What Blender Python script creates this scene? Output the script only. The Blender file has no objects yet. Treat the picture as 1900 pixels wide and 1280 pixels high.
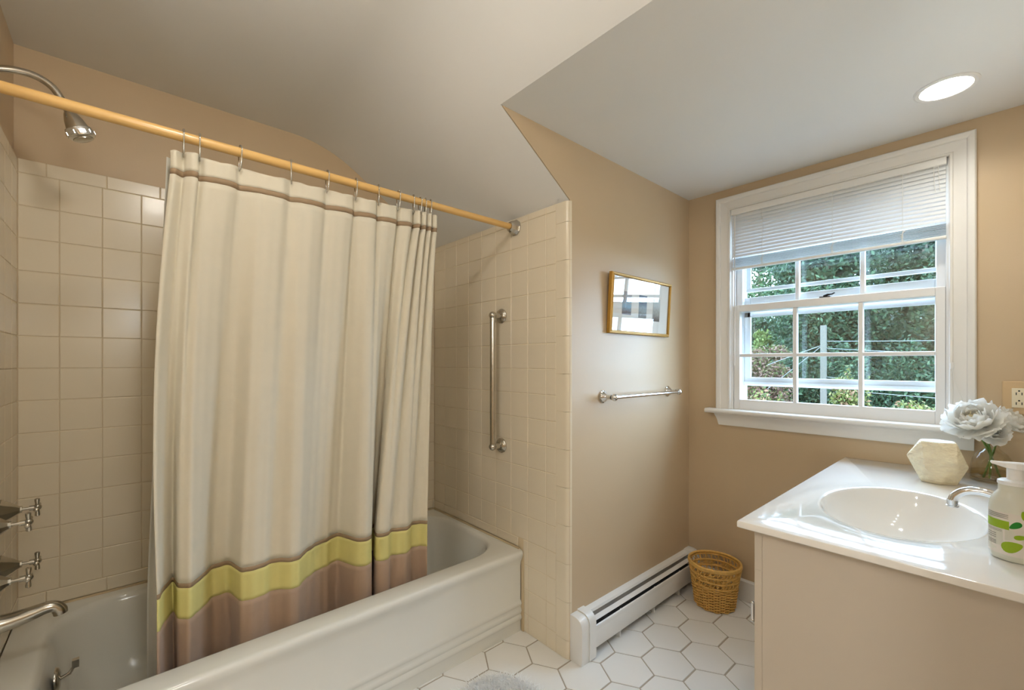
import bpy, bmesh, math, random
import numpy as np
from mathutils import Vector, Matrix, Euler

random.seed(7)
np.random.seed(7)
PI = math.pi
scene = bpy.context.scene
COL = scene.collection

# ------------------------------------------------------------------ camera
XE, YP, YB, XW, XH = 1.3362, 1.1583, 2.1645, 2.3445, -0.2646   # tub end wall, picture wall, tub back wall, window wall, tap wall
YR = -0.145                                                       # wall behind the vanity
ZC, ZD, ZE = 2.252, 2.0914, 1.852                                 # flat ceiling, dormer ceiling, top of tub end wall
EYE = 1.1959
cam = bpy.data.cameras.new('camera')
cam_o = bpy.data.objects.new('camera', cam)
COL.objects.link(cam_o)
cam.sensor_fit = 'HORIZONTAL'
cam.sensor_width = 36.0
cam.lens = 811.35 / 1900 * 36.0
cam.shift_x = (950 - 944.88) / 1900
cam.shift_y = -(640 - 672.31) / 1900
cam.clip_start = 0.02
cam.clip_end = 300
ALPHA = 0.8482
cam_o.location = (0, 0, EYE)
fwd = Vector((math.cos(ALPHA), math.sin(ALPHA), 0))
cam_o.rotation_euler = fwd.to_track_quat('-Z', 'Y').to_euler()
scene.camera = cam_o

# ------------------------------------------------------------------ light and exposure
# colour times strength of each light
LIGHT = dict(sky=(15.0, 20.0, 28.0), ceiling=(72.0, 69.0, 63.0), vanity=(11.0, 12.0, 12.0), can=(155.0, 154.0, 143.0),
             entry=(11.0, 12.2, 13.0), side=(21.0, 22.2, 22.4))  # entry and side are added fill lights behind the camera
world = bpy.data.worlds.new('overcast_sky')
scene.world = world
world.use_nodes = True
bg = world.node_tree.nodes['Background']
bg.inputs['Color'].default_value = tuple(c / max(LIGHT['sky']) for c in LIGHT['sky']) + (1,)
bg.inputs['Strength'].default_value = max(LIGHT['sky'])
scene.view_settings.view_transform = 'Standard'
scene.view_settings.look = 'None'
scene.view_settings.gamma = 1.0
scene.view_settings.use_curve_mapping = False
scene.view_settings.exposure = 0.08
portal = bpy.data.lights.new('window_portal', 'AREA')
portal.shape = 'RECTANGLE'
portal.size, portal.size_y = 0.84, 1.06
portal.cycles.is_portal = True
portal_o = bpy.data.objects.new('window_portal', portal)
COL.objects.link(portal_o)
portal_o.location = (XW + 0.16, 0.535, 1.46)
portal_o.rotation_euler = (0, PI / 2, 0)
cy = scene.cycles
cy.max_bounces = 7
cy.diffuse_bounces = 4
cy.glossy_bounces = 3
cy.transmission_bounces = 8
cy.transparent_max_bounces = 16
cy.caustics_reflective = False
cy.caustics_refractive = False
cy.sample_clamp_indirect = 6.0
cy.use_denoising = True
cy.use_adaptive_sampling = True
cy.adaptive_threshold = 0.08
cy.adaptive_min_samples = 16


# ------------------------------------------------------------------ materials
def srgb(r, g, b):
    def f(c):
        c /= 255.0
        return c / 12.92 if c <= 0.04045 else ((c + 0.055) / 1.055) ** 2.4
    return (f(r), f(g), f(b), 1.0)


def mat(name, col, rough=0.5, metal=0.0, noise=0.06, scale=14.0, bump=0.0, bscale=80.0, spec=0.5, coat=0.0,
        trans=0.0, emit=None, estr=0.0, sheen=0.0, translucent=0.0, stretch=None, world=False, bdist=0.004):
    m = bpy.data.materials.new(name)
    m.use_nodes = True
    nt = m.node_tree
    b = nt.nodes['Principled BSDF']
    b.inputs['Roughness'].default_value = rough
    b.inputs['Metallic'].default_value = metal
    b.inputs['Specular IOR Level'].default_value = spec
    b.inputs['Coat Weight'].default_value = coat
    b.inputs['Coat Roughness'].default_value = 0.08
    if sheen:
        b.inputs['Sheen Weight'].default_value = sheen
    tc = nt.nodes.new('ShaderNodeTexCoord')
    vec = nt.nodes.new('ShaderNodeNewGeometry').outputs['Position'] if world else tc.outputs['Object']
    if stretch:
        mp = nt.nodes.new('ShaderNodeMapping')
        mp.inputs['Scale'].default_value = stretch
        nt.links.new(vec, mp.inputs['Vector'])
        vec = mp.outputs['Vector']
    n = nt.nodes.new('ShaderNodeTexNoise')
    n.inputs['Scale'].default_value = scale
    n.inputs['Detail'].default_value = 4
    nt.links.new(vec, n.inputs['Vector'])
    mx = nt.nodes.new('ShaderNodeMix')
    mx.data_type = 'RGBA'
    mx.inputs['A'].default_value = tuple(c * (1 - noise) for c in col[:3]) + (1,)
    mx.inputs['B'].default_value = tuple(min(1, c * (1 + noise)) for c in col[:3]) + (1,)
    nt.links.new(n.outputs['Fac'], mx.inputs['Factor'])
    nt.links.new(mx.outputs['Result'], b.inputs['Base Color'])
    if bump:
        n2 = nt.nodes.new('ShaderNodeTexNoise')
        n2.inputs['Scale'].default_value = bscale
        n2.inputs['Detail'].default_value = 3
        nt.links.new(vec, n2.inputs['Vector'])
        bp = nt.nodes.new('ShaderNodeBump')
        bp.inputs['Strength'].default_value = bump
        bp.inputs['Distance'].default_value = bdist
        nt.links.new(n2.outputs['Fac'], bp.inputs['Height'])
        nt.links.new(bp.outputs['Normal'], b.inputs['Normal'])
    if trans:
        b.inputs['Transmission Weight'].default_value = trans
    if emit:
        b.inputs['Emission Color'].default_value = emit
        b.inputs['Emission Strength'].default_value = estr
    if translucent:
        t = nt.nodes.new('ShaderNodeBsdfTranslucent')
        nt.links.new(mx.outputs['Result'], t.inputs['Color'])
        ms = nt.nodes.new('ShaderNodeMixShader')
        ms.inputs['Fac'].default_value = translucent
        nt.links.new(b.outputs['BSDF'], ms.inputs[1])
        nt.links.new(t.outputs['BSDF'], ms.inputs[2])
        nt.links.new(ms.outputs['Shader'], nt.nodes['Material Output'].inputs['Surface'])
    return m


def glass_mat(name, tint=(1, 1, 1, 1), ior=1.45, rough=0.0, haze=0.0):
    """thin pane: fresnel reflection over clear transmission"""
    m = bpy.data.materials.new(name)
    m.use_nodes = True
    nt = m.node_tree
    nt.nodes.remove(nt.nodes['Principled BSDF'])
    tr = nt.nodes.new('ShaderNodeBsdfTransparent')
    tr.inputs['Color'].default_value = tint
    gl = nt.nodes.new('ShaderNodeBsdfGlossy')
    gl.inputs['Roughness'].default_value = rough
    ge = nt.nodes.new('ShaderNodeNewGeometry')
    dt = nt.nodes.new('ShaderNodeVectorMath')
    dt.operation = 'DOT_PRODUCT'
    nt.links.new(ge.outputs['Normal'], dt.inputs[0])
    nt.links.new(ge.outputs['Incoming'], dt.inputs[1])
    prev = dt.outputs['Value']
    f0 = ((ior - 1) / (ior + 1)) ** 2
    for op, val in (('ABSOLUTE', None), ('SUBTRACT', 'first'), ('POWER', 5.0), ('MULTIPLY_ADD', 1 - f0)):
        mn = nt.nodes.new('ShaderNodeMath')
        mn.operation = op
        mn.use_clamp = True
        if val == 'first':
            mn.inputs[0].default_value = 1.0
            nt.links.new(prev, mn.inputs[1])
        else:
            nt.links.new(prev, mn.inputs[0])
            if val is not None:
                mn.inputs[1].default_value = val
            if op == 'MULTIPLY_ADD':
                mn.inputs[2].default_value = f0
        prev = mn.outputs['Value']
    ms = nt.nodes.new('ShaderNodeMixShader')
    nt.links.new(prev, ms.inputs['Fac'])
    nt.links.new(tr.outputs['BSDF'], ms.inputs[1])
    nt.links.new(gl.outputs['BSDF'], ms.inputs[2])
    out = ms
    if haze:
        df = nt.nodes.new('ShaderNodeBsdfDiffuse')
        df.inputs['Color'].default_value = (0.8, 0.85, 0.85, 1)
        nz = nt.nodes.new('ShaderNodeTexNoise')
        nz.inputs['Scale'].default_value = 6
        ml = nt.nodes.new('ShaderNodeMath')
        ml.operation = 'MULTIPLY'
        ml.inputs[1].default_value = haze
        nt.links.new(nz.outputs['Fac'], ml.inputs[0])
        m2 = nt.nodes.new('ShaderNodeMixShader')
        nt.links.new(ml.outputs['Value'], m2.inputs['Fac'])
        nt.links.new(ms.outputs['Shader'], m2.inputs[1])
        nt.links.new(df.outputs['BSDF'], m2.inputs[2])
        out = m2
    nt.links.new(out.outputs['Shader'], nt.nodes['Material Output'].inputs['Surface'])
    return m


def leaf_mat(name, cols, translucent=0.3):
    m = bpy.data.materials.new(name)
    m.use_nodes = True
    nt = m.node_tree
    b = nt.nodes['Principled BSDF']
    b.inputs['Roughness'].default_value = 0.55
    b.inputs['Specular IOR Level'].default_value = 0.15
    g = nt.nodes.new('ShaderNodeNewGeometry')
    r = nt.nodes.new('ShaderNodeValToRGB')
    r.color_ramp.interpolation = 'CONSTANT'
    els = r.color_ramp.elements
    while len(els) < len(cols):
        els.new(0.5)
    for i, c in enumerate(cols):
        els[i].position = i / len(cols)
        els[i].color = c
    nt.links.new(g.outputs['Random Per Island'], r.inputs['Fac'])
    nt.links.new(r.outputs['Color'], b.inputs['Base Color'])
    t = nt.nodes.new('ShaderNodeBsdfTranslucent')
    nt.links.new(r.outputs['Color'], t.inputs['Color'])
    ms = nt.nodes.new('ShaderNodeMixShader')
    ms.inputs['Fac'].default_value = translucent
    nt.links.new(b.outputs['BSDF'], ms.inputs[1])
    nt.links.new(t.outputs['BSDF'], ms.inputs[2])
    nt.links.new(ms.outputs['Shader'], nt.nodes['Material Output'].inputs['Surface'])
    return m


M = {}
M['paint'] = mat('tan_wall_paint', srgb(203, 179, 146), 0.42, noise=0.03, scale=5, bump=0.06, bscale=220)
M['ceiling'] = mat('ceiling_paint', srgb(232, 230, 226), 0.6, noise=0.015, scale=4, bump=0.04, bscale=180)
M['trim'] = mat('white_trim_paint', srgb(236, 232, 226), 0.3, noise=0.02, scale=9)
M['sash'] = mat('white_sash_paint', srgb(238, 236, 234), 0.32, noise=0.02, scale=9)
M['tile'] = mat('almond_glazed_tile', srgb(233, 220, 196), 0.25, noise=0.04, scale=6, bump=0.05, bscale=12, coat=0.08, world=True)
M['grout'] = mat('tile_grout', srgb(218, 199, 166), 0.8, noise=0.12, scale=30)
M['hex'] = mat('white_hex_tile', srgb(238, 235, 230), 0.28, noise=0.03, scale=7, bump=0.04, bscale=30, world=True)
M['floor_grout'] = mat('grey_floor_grout', srgb(178, 166, 150), 0.85, noise=0.15, scale=40)
M['tub'] = mat('cream_porcelain', srgb(231, 229, 220), 0.13, noise=0.015, scale=4, coat=0.4)
M['chrome'] = mat('polished_chrome', (0.74, 0.74, 0.74, 1), 0.12, metal=1.0, noise=0.03)
M['nickel'] = mat('aged_nickel', (0.56, 0.53, 0.47, 1), 0.22, metal=1.0, noise=0.12, scale=40)
M['white_metal'] = mat('white_enamel_metal', srgb(236, 233, 228), 0.35, noise=0.02)
M['dark'] = mat('dark_gap', (0.012, 0.012, 0.014, 1), 0.7)
M['fin'] = mat('aluminium_fins', (0.25, 0.25, 0.25, 1), 0.4, metal=0.8)
M['rod'] = mat('almond_enamel_rod', srgb(222, 178, 108), 0.28, noise=0.05, scale=20, coat=0.3)
M['cloth'] = mat('cream_curtain_cloth', srgb(236, 227, 206), 0.85, noise=0.03, scale=30, bump=0.08, bscale=600, translucent=0.22, sheen=0.15)
M['ribbon'] = mat('taupe_ribbon', srgb(160, 134, 104), 0.7, noise=0.05, bump=0.1, bscale=500, translucent=0.08)
M['yellow'] = mat('yellow_cloth_band', srgb(232, 222, 146), 0.8, noise=0.05, scale=30, bump=0.08, bscale=600, translucent=0.22)
M['taupe'] = mat('taupe_cloth_band', srgb(190, 162, 138), 0.7, noise=0.05, scale=30, bump=0.08, bscale=600, translucent=0.22, sheen=0.2)
M['liner'] = mat('white_vinyl_liner', srgb(232, 228, 216), 0.4, noise=0.02, translucent=0.4)
M['marble'] = mat('white_cultured_marble', srgb(244, 240, 234), 0.07, noise=0.015, scale=3, coat=0.5)
M['cabinet'] = mat('cream_cabinet_laminate', srgb(202, 190, 174), 0.42, noise=0.015, scale=4)
M['gold'] = mat('antique_gold_wood', srgb(176, 134, 56), 0.38, metal=0.35, noise=0.18, scale=40, stretch=(1, 1, 8))
M['silver'] = mat('bronze_silver_leaf', srgb(150, 132, 104), 0.35, metal=0.45, noise=0.15, scale=40)
M['mat_board'] = mat('ivory_mat_board', srgb(236, 230, 218), 0.8, noise=0.02)
M['wicker'] = mat('honey_wicker', srgb(228, 180, 98), 0.5, noise=0.3, scale=60, bump=0.2, bscale=200)
M['wicker_dark'] = mat('dark_wicker_lining', srgb(140, 88, 34), 0.7, noise=0.3, scale=60)
M['plaster'] = mat('carved_whitewashed_wood', srgb(243, 223, 190), 0.75, noise=0.22, scale=30, bump=1.0, bscale=42, stretch=(1, 1, 2.2), bdist=0.012)
M['plaster_white'] = mat('whitewashed_edge', srgb(240, 236, 228), 0.7, noise=0.08, scale=30, bump=0.5, bscale=70)
M['petal'] = mat('white_petal', srgb(255, 253, 248), 0.6, noise=0.005, translucent=0.35)
M['petal_core'] = mat('cream_petal', srgb(252, 240, 206), 0.6, noise=0.03, translucent=0.35)
M['stem'] = mat('green_stem', srgb(96, 128, 46), 0.5, noise=0.2, scale=60)
M['vase_glass'] = glass_mat('vase_glass', (0.95, 0.94, 0.90, 1), 1.5)
M['water'] = glass_mat('vase_water', (0.86, 0.80, 0.60, 1), 1.33)
M['pane'] = glass_mat('window_glass', (0.97, 0.985, 0.98, 1), 1.5)
M['storm_pane'] = glass_mat('storm_glass', (0.93, 0.96, 0.955, 1), 1.5, haze=0.022)
M['picture_glass'] = glass_mat('picture_glass', (1, 1, 1, 1), 1.75)
M['storm'] = mat('storm_frame_enamel', srgb(232, 236, 240), 0.35, noise=0.03)
M['slat'] = mat('white_blind_slat', srgb(236, 236, 236), 0.4, noise=0.02, translucent=0.12)
M['cord'] = mat('white_cord', srgb(235, 232, 226), 0.7)
M['latch'] = mat('dark_bronze', (0.03, 0.025, 0.02, 1), 0.4, metal=0.6)
M['bottle'] = mat('milky_soap_plastic', srgb(238, 236, 222), 0.25, noise=0.02, translucent=0.25)
M['pump'] = mat('white_pump_plastic', srgb(246, 246, 246), 0.3)
M['label'] = mat('soap_label', srgb(236, 228, 218), 0.5)
M['label_green'] = mat('label_lime', srgb(150, 182, 18), 0.5, noise=0.08)
M['label_dark'] = mat('label_green', srgb(26, 132, 36), 0.5)
M['label_grey'] = mat('label_print', srgb(150, 142, 132), 0.6)
M['outlet'] = mat('ivory_plate', srgb(214, 184, 142), 0.35, noise=0.02)
M['outlet_face'] = mat('ivory_receptacle', srgb(244, 232, 204), 0.35, noise=0.02)
M['rug'] = mat('white_cotton_pile', srgb(253, 252, 250), 0.95, noise=0.01, scale=40, sheen=0.3, translucent=0.45)
M['caulk'] = mat('caulk', srgb(206, 186, 150), 0.6, noise=0.1)


def emissive(name, rgb):
    m = bpy.data.materials.new(name)
    m.use_nodes = True
    b = m.node_tree.nodes['Principled BSDF']
    b.inputs['Base Color'].default_value = (0.9, 0.9, 0.9, 1)
    b.inputs['Emission Color'].default_value = tuple(c / max(max(rgb), 1e-6) for c in rgb) + (1,)
    b.inputs['Emission Strength'].default_value = max(rgb)
    return m


M['bulb'] = emissive('lit_bulb', LIGHT['vanity'])
M['dome'] = emissive('lit_dome', LIGHT['ceiling'])
M['entry_fill'] = emissive('lit_entry_fill', LIGHT['entry'])
M['side_fill'] = emissive('lit_side_fill', LIGHT['side'])
M['can_bulb'] = emissive('lit_can_bulb', LIGHT['can'])

# ------------------------------------------------------------------ mesh helpers
ORG = {}


class G:
    def __init__(s):
        s.v, s.f = [], []

    def add(s, vs, fs):
        o = len(s.v)
        s.v += [tuple(p) for p in vs]
        s.f += [tuple(i + o for i in f) for f in fs]
        return s

    def box(s, x0, x1, y0, y1, z0, z1):
        vs = [(x, y, z) for z in (z0, z1) for y in (y0, y1) for x in (x0, x1)]
        return s.add(vs, [(0, 2, 3, 1), (4, 5, 7, 6), (0, 1, 5, 4), (2, 6, 7, 3), (0, 4, 6, 2), (1, 3, 7, 5)])

    def prism(s, poly, axis, a0, a1):
        """poly in the two remaining axes (in xyz order), extruded along axis"""
        def P(p, a):
            q = list(p)
            q.insert(axis, a)
            return tuple(q)
        n = len(poly)
        vs = [P(p, a0) for p in poly] + [P(p, a1) for p in poly]
        fs = [tuple(range(n - 1, -1, -1)), tuple(range(n, 2 * n))]
        fs += [(i, (i + 1) % n, n + (i + 1) % n, n + i) for i in range(n)]
        return s.add(vs, fs)

    def tube(s, path, r, n=8, closed=False, flat=1.0):
        path = [Vector(p) for p in path]
        L = len(path)
        rr = r if isinstance(r, (list, tuple)) else [r] * L
        rings = []
        up = None
        for i, p in enumerate(path):
            if closed:
                t = path[(i + 1) % L] - path[i - 1]
            else:
                t = path[min(i + 1, L - 1)] - path[max(i - 1, 0)]
            t.normalize()
            if up is None:
                up = Vector((0, 0, 1)) if abs(t.z) < 0.9 else Vector((1, 0, 0))
            a = t.cross(up)
            if a.length < 1e-5:
                a = t.cross(Vector((0, 1, 0)))
            a.normalize()
            b = a.cross(t).normalized()
            up = b
            rings.append([p + a * (rr[i] * math.cos(2 * PI * k / n)) + b * (rr[i] * flat * math.sin(2 * PI * k / n)) for k in range(n)])
        vs = [q for R in rings for q in R]
        fs = []
        m = L if closed else L - 1
        for i in range(m):
            j = (i + 1) % L
            for k in range(n):
                fs.append((i * n + k, i * n + (k + 1) % n, j * n + (k + 1) % n, j * n + k))
        if not closed:
            fs.append(tuple(range(n - 1, -1, -1)))
            fs.append(tuple((L - 1) * n + k for k in range(n)))
        return s.add(vs, fs)

    def lathe(s, prof, c=(0, 0, 0), axis='Z', n=32, sx=1.0, sy=1.0, caps=True):
        """prof: list of (radius, height along axis)"""
        vs, fs = [], []
        for r, h in prof:
            for k in range(n):
                a = 2 * PI * k / n
                x, y = r * sx * math.cos(a), r * sy * math.sin(a)
                if axis == 'Z':
                    p = (c[0] + x, c[1] + y, c[2] + h)
                elif axis == 'X':
                    p = (c[0] + h, c[1] + x, c[2] + y)
                else:
                    p = (c[0] + y, c[1] + h, c[2] + x)
                vs.append(p)
        for i in range(len(prof) - 1):
            for k in range(n):
                fs.append((i * n + k, i * n + (k + 1) % n, (i + 1) * n + (k + 1) % n, (i + 1) * n + k))
        if caps:
            fs.append(tuple(range(n - 1, -1, -1)))
            fs.append(tuple((len(prof) - 1) * n + k for k in range(n)))
        return s.add(vs, fs)

    def grid(s, fn, nu, nv):
        vs = [fn(i / (nu - 1), j / (nv - 1)) for j in range(nv) for i in range(nu)]
        fs = [(j * nu + i, j * nu + i + 1, (j + 1) * nu + i + 1, (j + 1) * nu + i) for j in range(nv - 1) for i in range(nu - 1)]
        return s.add(vs, fs)

    def sphere(s, c, r, n=16, m=10, sz=1.0):
        prof = [(max(1e-5, r * math.sin(PI * i / m)), -r * sz * math.cos(PI * i / m)) for i in range(m + 1)]
        return s.lathe(prof, c, 'Z', n, caps=False)

    def xf(s, mtx):
        s.v = [tuple(mtx @ Vector(p)) for p in s.v]
        return s

    def mesh(s, name, m, org=(0, 0, 0), smooth=None, bevel=0.0, bseg=2):
        me = bpy.data.meshes.new(name)
        me.from_pydata([(p[0] - org[0], p[1] - org[1], p[2] - org[2]) for p in s.v], [], s.f)
        bm = bmesh.new()
        bm.from_mesh(me)
        bmesh.ops.recalc_face_normals(bm, faces=bm.faces)
        if bevel:
            es = [e for e in bm.edges if len(e.link_faces) == 2 and e.calc_face_angle(0) > 0.5]
            bmesh.ops.bevel(bm, geom=es, offset=bevel, segments=bseg, affect='EDGES', profile=0.5, clamp_overlap=True)
        bm.to_mesh(me)
        bm.free()
        if smooth is not None:
            me.polygons.foreach_set('use_smooth', [True] * len(me.polygons))
            me.set_sharp_from_angle(angle=math.radians(smooth))
        if m is not None:
            me.materials.append(M[m] if isinstance(m, str) else m)
        return me

    def build(s, name, m, parent=None, smooth=None, bevel=0.0, bseg=2, solid=0.0):
        if parent is not None:
            org = ORG[parent.name]
        else:
            xs = list(zip(*s.v))
            org = ((min(xs[0]) + max(xs[0])) / 2, (min(xs[1]) + max(xs[1])) / 2, min(xs[2]))
        o = bpy.data.objects.new(name, s.mesh(name, m, org, smooth, bevel, bseg))
        COL.objects.link(o)
        if parent is not None:
            o.parent = parent
        else:
            o.location = org
        ORG[o.name] = org
        if solid:
            md = o.modifiers.new('thickness', 'SOLIDIFY')
            md.thickness = solid
            md.offset = 0
        return o


def thing(name, loc, label, cat, group=None, kind=None):
    o = bpy.data.objects.new(name, None)
    o.empty_display_size = 0.05
    COL.objects.link(o)
    o.location = loc
    ORG[o.name] = tuple(loc)
    return tag(o, label, cat, group, kind)


def tag(o, label=None, cat=None, group=None, kind=None):
    if label:
        o['label'] = label
    if cat:
        o['category'] = cat
    if group:
        o['group'] = group
    if kind:
        o['kind'] = kind
    return o


def link_mesh(name, me, parent, loc):
    """another piece that shares a mesh; loc in world space"""
    o = bpy.data.objects.new(name, me)
    COL.objects.link(o)
    o.parent = parent
    po = ORG[parent.name]
    o.location = (loc[0] - po[0], loc[1] - po[1], loc[2] - po[2])
    ORG[o.name] = tuple(loc)
    return o


def arc(c, r, a0, a1, n):
    return [(c[0] + r * math.cos(a0 + (a1 - a0) * i / n), c[1] + r * math.sin(a0 + (a1 - a0) * i / n)) for i in range(n + 1)]


def catmull(pts, n):
    """resample a polyline with a Catmull-Rom spline, n points per span"""
    P = [np.array(p, float) for p in pts]
    P = [2 * P[0] - P[1]] + P + [2 * P[-1] - P[-2]]
    out = []
    for i in range(1, len(P) - 2):
        for k in range(n):
            t = k / n
            out.append(0.5 * (2 * P[i] + (P[i + 1] - P[i - 1]) * t + (2 * P[i - 1] - 5 * P[i] + 4 * P[i + 1] - P[i + 2]) * t * t
                              + (3 * P[i] - P[i - 1] - 3 * P[i + 1] + P[i + 2]) * t ** 3))
    out.append(P[-2])
    return [tuple(p) for p in out]


# ------------------------------------------------------------------ the room shell
X0, Y0 = -1.25, -0.95                     # far limits of the room behind the camera
ST = dict(kind='structure')


def slope_z(x):
    return ZE + 0.675 * (XE - x)


XCR = XE - (ZD - ZE) / 0.675              # where the dormer ceiling meets the slope
g = G().box(X0 - 0.1, XW + 0.1, Y0 - 0.1, YB + 0.1, -0.12, -0.0025)
floor = tag(g.build('floor', 'floor_grout'), 'white hexagon tile floor with grey grout lines', 'floor', **ST)

g = G().box(XH - 0.12, XE + 0.12, YB + 0.009, YB + 0.13, 0, 2.5)
wall_back = tag(g.build('wall_back', 'paint'), 'tan wall above cream tile along the long side of the bathtub', 'wall', **ST)
g = G().box(XH - 0.12, XH - 0.009, 1.30, YB + 0.009, 0, 2.5)
wall_left = tag(g.build('wall_left', 'paint'), 'tap wall at the shower head end of the bathtub', 'wall', **ST)
g = G().box(XE + 0.009, XE + 0.1, YP + 0.1, YB + 0.009, 0, ZE - 0.002)
wall_end = tag(g.build('wall_end', 'paint'), 'cream tiled wall holding the vertical grab bar', 'wall', **ST)
g = G().prism([(XE + 0.009, 0), (XW + 0.13, 0), (XW + 0.13, ZD + 0.02), (XCR - 0.02, ZD + 0.02), (XCR - 0.012, slope_z(XCR - 0.012) + 0.006), (XE + 0.009, slope_z(XE + 0.009) + 0.006)], 1, YP, YP + 0.1)
wall_dormer = tag(g.build('wall_dormer', 'paint'), 'tan wall holding the small framed picture and towel bar', 'wall', **ST)
# window wall with its opening
WY0, WY1, WZ0, WZ1 = 0.135, 0.937, 0.945, 1.985
g = G()
g.box(XW, XW + 0.13, WY1, YP, 0, ZD + 0.1)
g.box(XW, XW + 0.13, YR - 0.1, WY0, 0, ZD + 0.1)
g.box(XW, XW + 0.13, WY0, WY1, 0, WZ0)
g.box(XW, XW + 0.13, WY0, WY1, WZ1, ZD + 0.1)
wall_window = tag(g.build('wall_window', 'paint'), 'tan wall around the double-hung window', 'wall', **ST)
g = G().box(0.98, XW, YR - 0.1, YR, 0, ZD + 0.3)
g.box(0.88, 0.98, Y0 - 0.1, YR, 0, 2.6)
tag(g.build('wall_right', 'paint'), 'tan wall behind the vanity', 'wall', **ST)
g = G().box(X0 - 0.1, X0, Y0 - 0.1, 1.42, 0, 2.5)
g.box(X0 - 0.1, 0.98, Y0 - 0.1, Y0, 0, 2.5)
g.box(X0, XH - 0.12, 1.30, 1.42, 0, 2.5)
tag(g.build('wall_rear', 'paint'), 'tan walls of the entry behind the camera', 'wall', **ST)

# ceiling: flat, rounded bend, slope, dormer flat with the hole for the recessed lamp
CANX, CANY, CANR = 2.012, 0.128, 0.064
bend = []
for i in range(13):
    t = i / 12
    p0, p1, p2 = (0.585, ZC), (0.743, ZC), (0.90, slope_z(0.90))
    bend.append(((1 - t) ** 2 * p0[0] + 2 * t * (1 - t) * p1[0] + t * t * p2[0], (1 - t) ** 2 * p0[1] + 2 * t * (1 - t) * p1[1] + t * t * p2[1]))
profA = [(X0 - 0.1, ZC)] + bend + [(XCR, ZD)]
profB = [(XCR, ZD), (XE + 0.009, slope_z(XE + 0.009)), (XE + 0.1, slope_z(XE + 0.1))]
g = G()
n = len(profA)
vs = [(x, y, z) for y in (Y0 - 0.1, YP, YB + 0.1) for x, z in profA]
fs = [(j * n + i, j * n + i + 1, (j + 1) * n + i + 1, (j + 1) * n + i) for j in range(2) for i in range(n - 1)]
g.add(vs, fs)
n = len(profB)
g.add([(x, y, z) for y in (YP, YB + 0.1) for x, z in profB], [(i, i + 1, n + i + 1, n + i) for i in range(n - 1)])
# dormer flat: a ring of quads around the lamp hole
dx0, dx1, dy0, dy1 = XCR, XW + 0.13, YR - 0.1, YP + 0.05
angs = sorted(set([2 * PI * k / 40 for k in range(40)] + [math.atan2(y - CANY, x - CANX) % (2 * PI) for x in (dx0, dx1) for y in (dy0, dy1)]))


def to_rect(a):
    c, s = math.cos(a), math.sin(a)
    t = 1e9
    if c > 1e-9: t = min(t, (dx1 - CANX) / c)
    if c < -1e-9: t = min(t, (dx0 - CANX) / c)
    if s > 1e-9: t = min(t, (dy1 - CANY) / s)
    if s < -1e-9: t = min(t, (dy0 - CANY) / s)
    return (CANX + c * t, CANY + s * t, ZD)


k = len(angs)
g.add([(CANX + CANR * math.cos(a), CANY + CANR * math.sin(a), ZD) for a in angs] + [to_rect(a) for a in angs],
      [(i, (i + 1) % k, k + (i + 1) % k, k + i) for i in range(k)])
ceiling = g.build('ceiling', 'ceiling', smooth=25)
tag(ceiling, 'white ceiling with a curved bend, a slope and a lower flat dormer part', 'ceiling', **ST)
# roof slab above keeps the daylight out
g = G().box(X0 - 0.1, XW + 0.13, Y0 - 0.1, YB + 0.13, 2.5, 2.56)
g.box(XE + 0.1, XW + 0.13, YP + 0.1, YB + 0.13, 0, 2.5)
g.box(XCR + 0.4, XW + 0.13, Y0 - 0.1, YB + 0.1, ZD + 0.32, 2.5)
tag(g.build('roof', 'ceiling'), 'roof slab over the bathroom', 'roof', **ST)

# baseboard on the window wall
g = G().prism([(XW, 0), (XW - 0.014, 0), (XW - 0.014, 0.098), (XW - 0.008, 0.106), (XW, 0.106)], 1, 0.44, YP - 0.06)
tag(g.build('baseboard_window', 'trim'), 'white baseboard under the window', 'baseboard', **ST)

# ------------------------------------------------------------------ wall tiles
P = 0.1087
TILE_CACHE = {}


def tile_piece(parent, plane, pos, a0, a1, z0, z1, name='tile', d=0.0085):
    """glazed tile with eased edges; plane 'x-' faces -X, 'y-' faces -Y, 'x+' faces +X; pos = face position"""
    gr = 0.0016
    w, h = a1 - a0 - gr, z1 - z0 - gr
    if w < 0.006 or h < 0.006:
        return
    key = (plane, round(w, 4), round(h, 4))
    if key not in TILE_CACHE:
        e = 0.0016
        def V(a, b, t):      # t = depth behind the face
            if plane == 'x-': return (t, a, b)
            if plane == 'x+': return (-t, a, b)
            return (a, t, b)
        R = lambda i, t: [V(-w / 2 + i, -h / 2 + i, t), V(w / 2 - i, -h / 2 + i, t), V(w / 2 - i, h / 2 - i, t), V(-w / 2 + i, h / 2 - i, t)]
        gg = G()
        vs = R(0, d) + R(0, e) + R(e * 0.45, e * 0.35) + R(e * 1.4, 0)
        fs = [(12, 13, 14, 15)]
        for s in range(3):
            for q in range(4):
                fs.append((s * 4 + q, s * 4 + (q + 1) % 4, (s + 1) * 4 + (q + 1) % 4, (s + 1) * 4 + q))
        gg.add(vs, fs)
        TILE_CACHE[key] = gg.mesh('tile', 'tile')
    c, zc = (a0 + a1) / 2, (z0 + z1) / 2
    loc = (pos, c, zc) if plane[0] == 'x' else (c, pos, zc)
    return link_mesh(name, TILE_CACHE[key], parent, loc)


def rows(zref, zlo, zhi):
    k = math.ceil((zlo - zref) / P - 1e-6)
    zs = [zlo]
    while zref + k * P < zhi - 1e-4:
        if zref + k * P > zlo + 0.004:
            zs.append(zref + k * P)
        k += 1
    zs.append(zhi)
    return zs


TUBF, TUBZ = 1.418, 0.360
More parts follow.
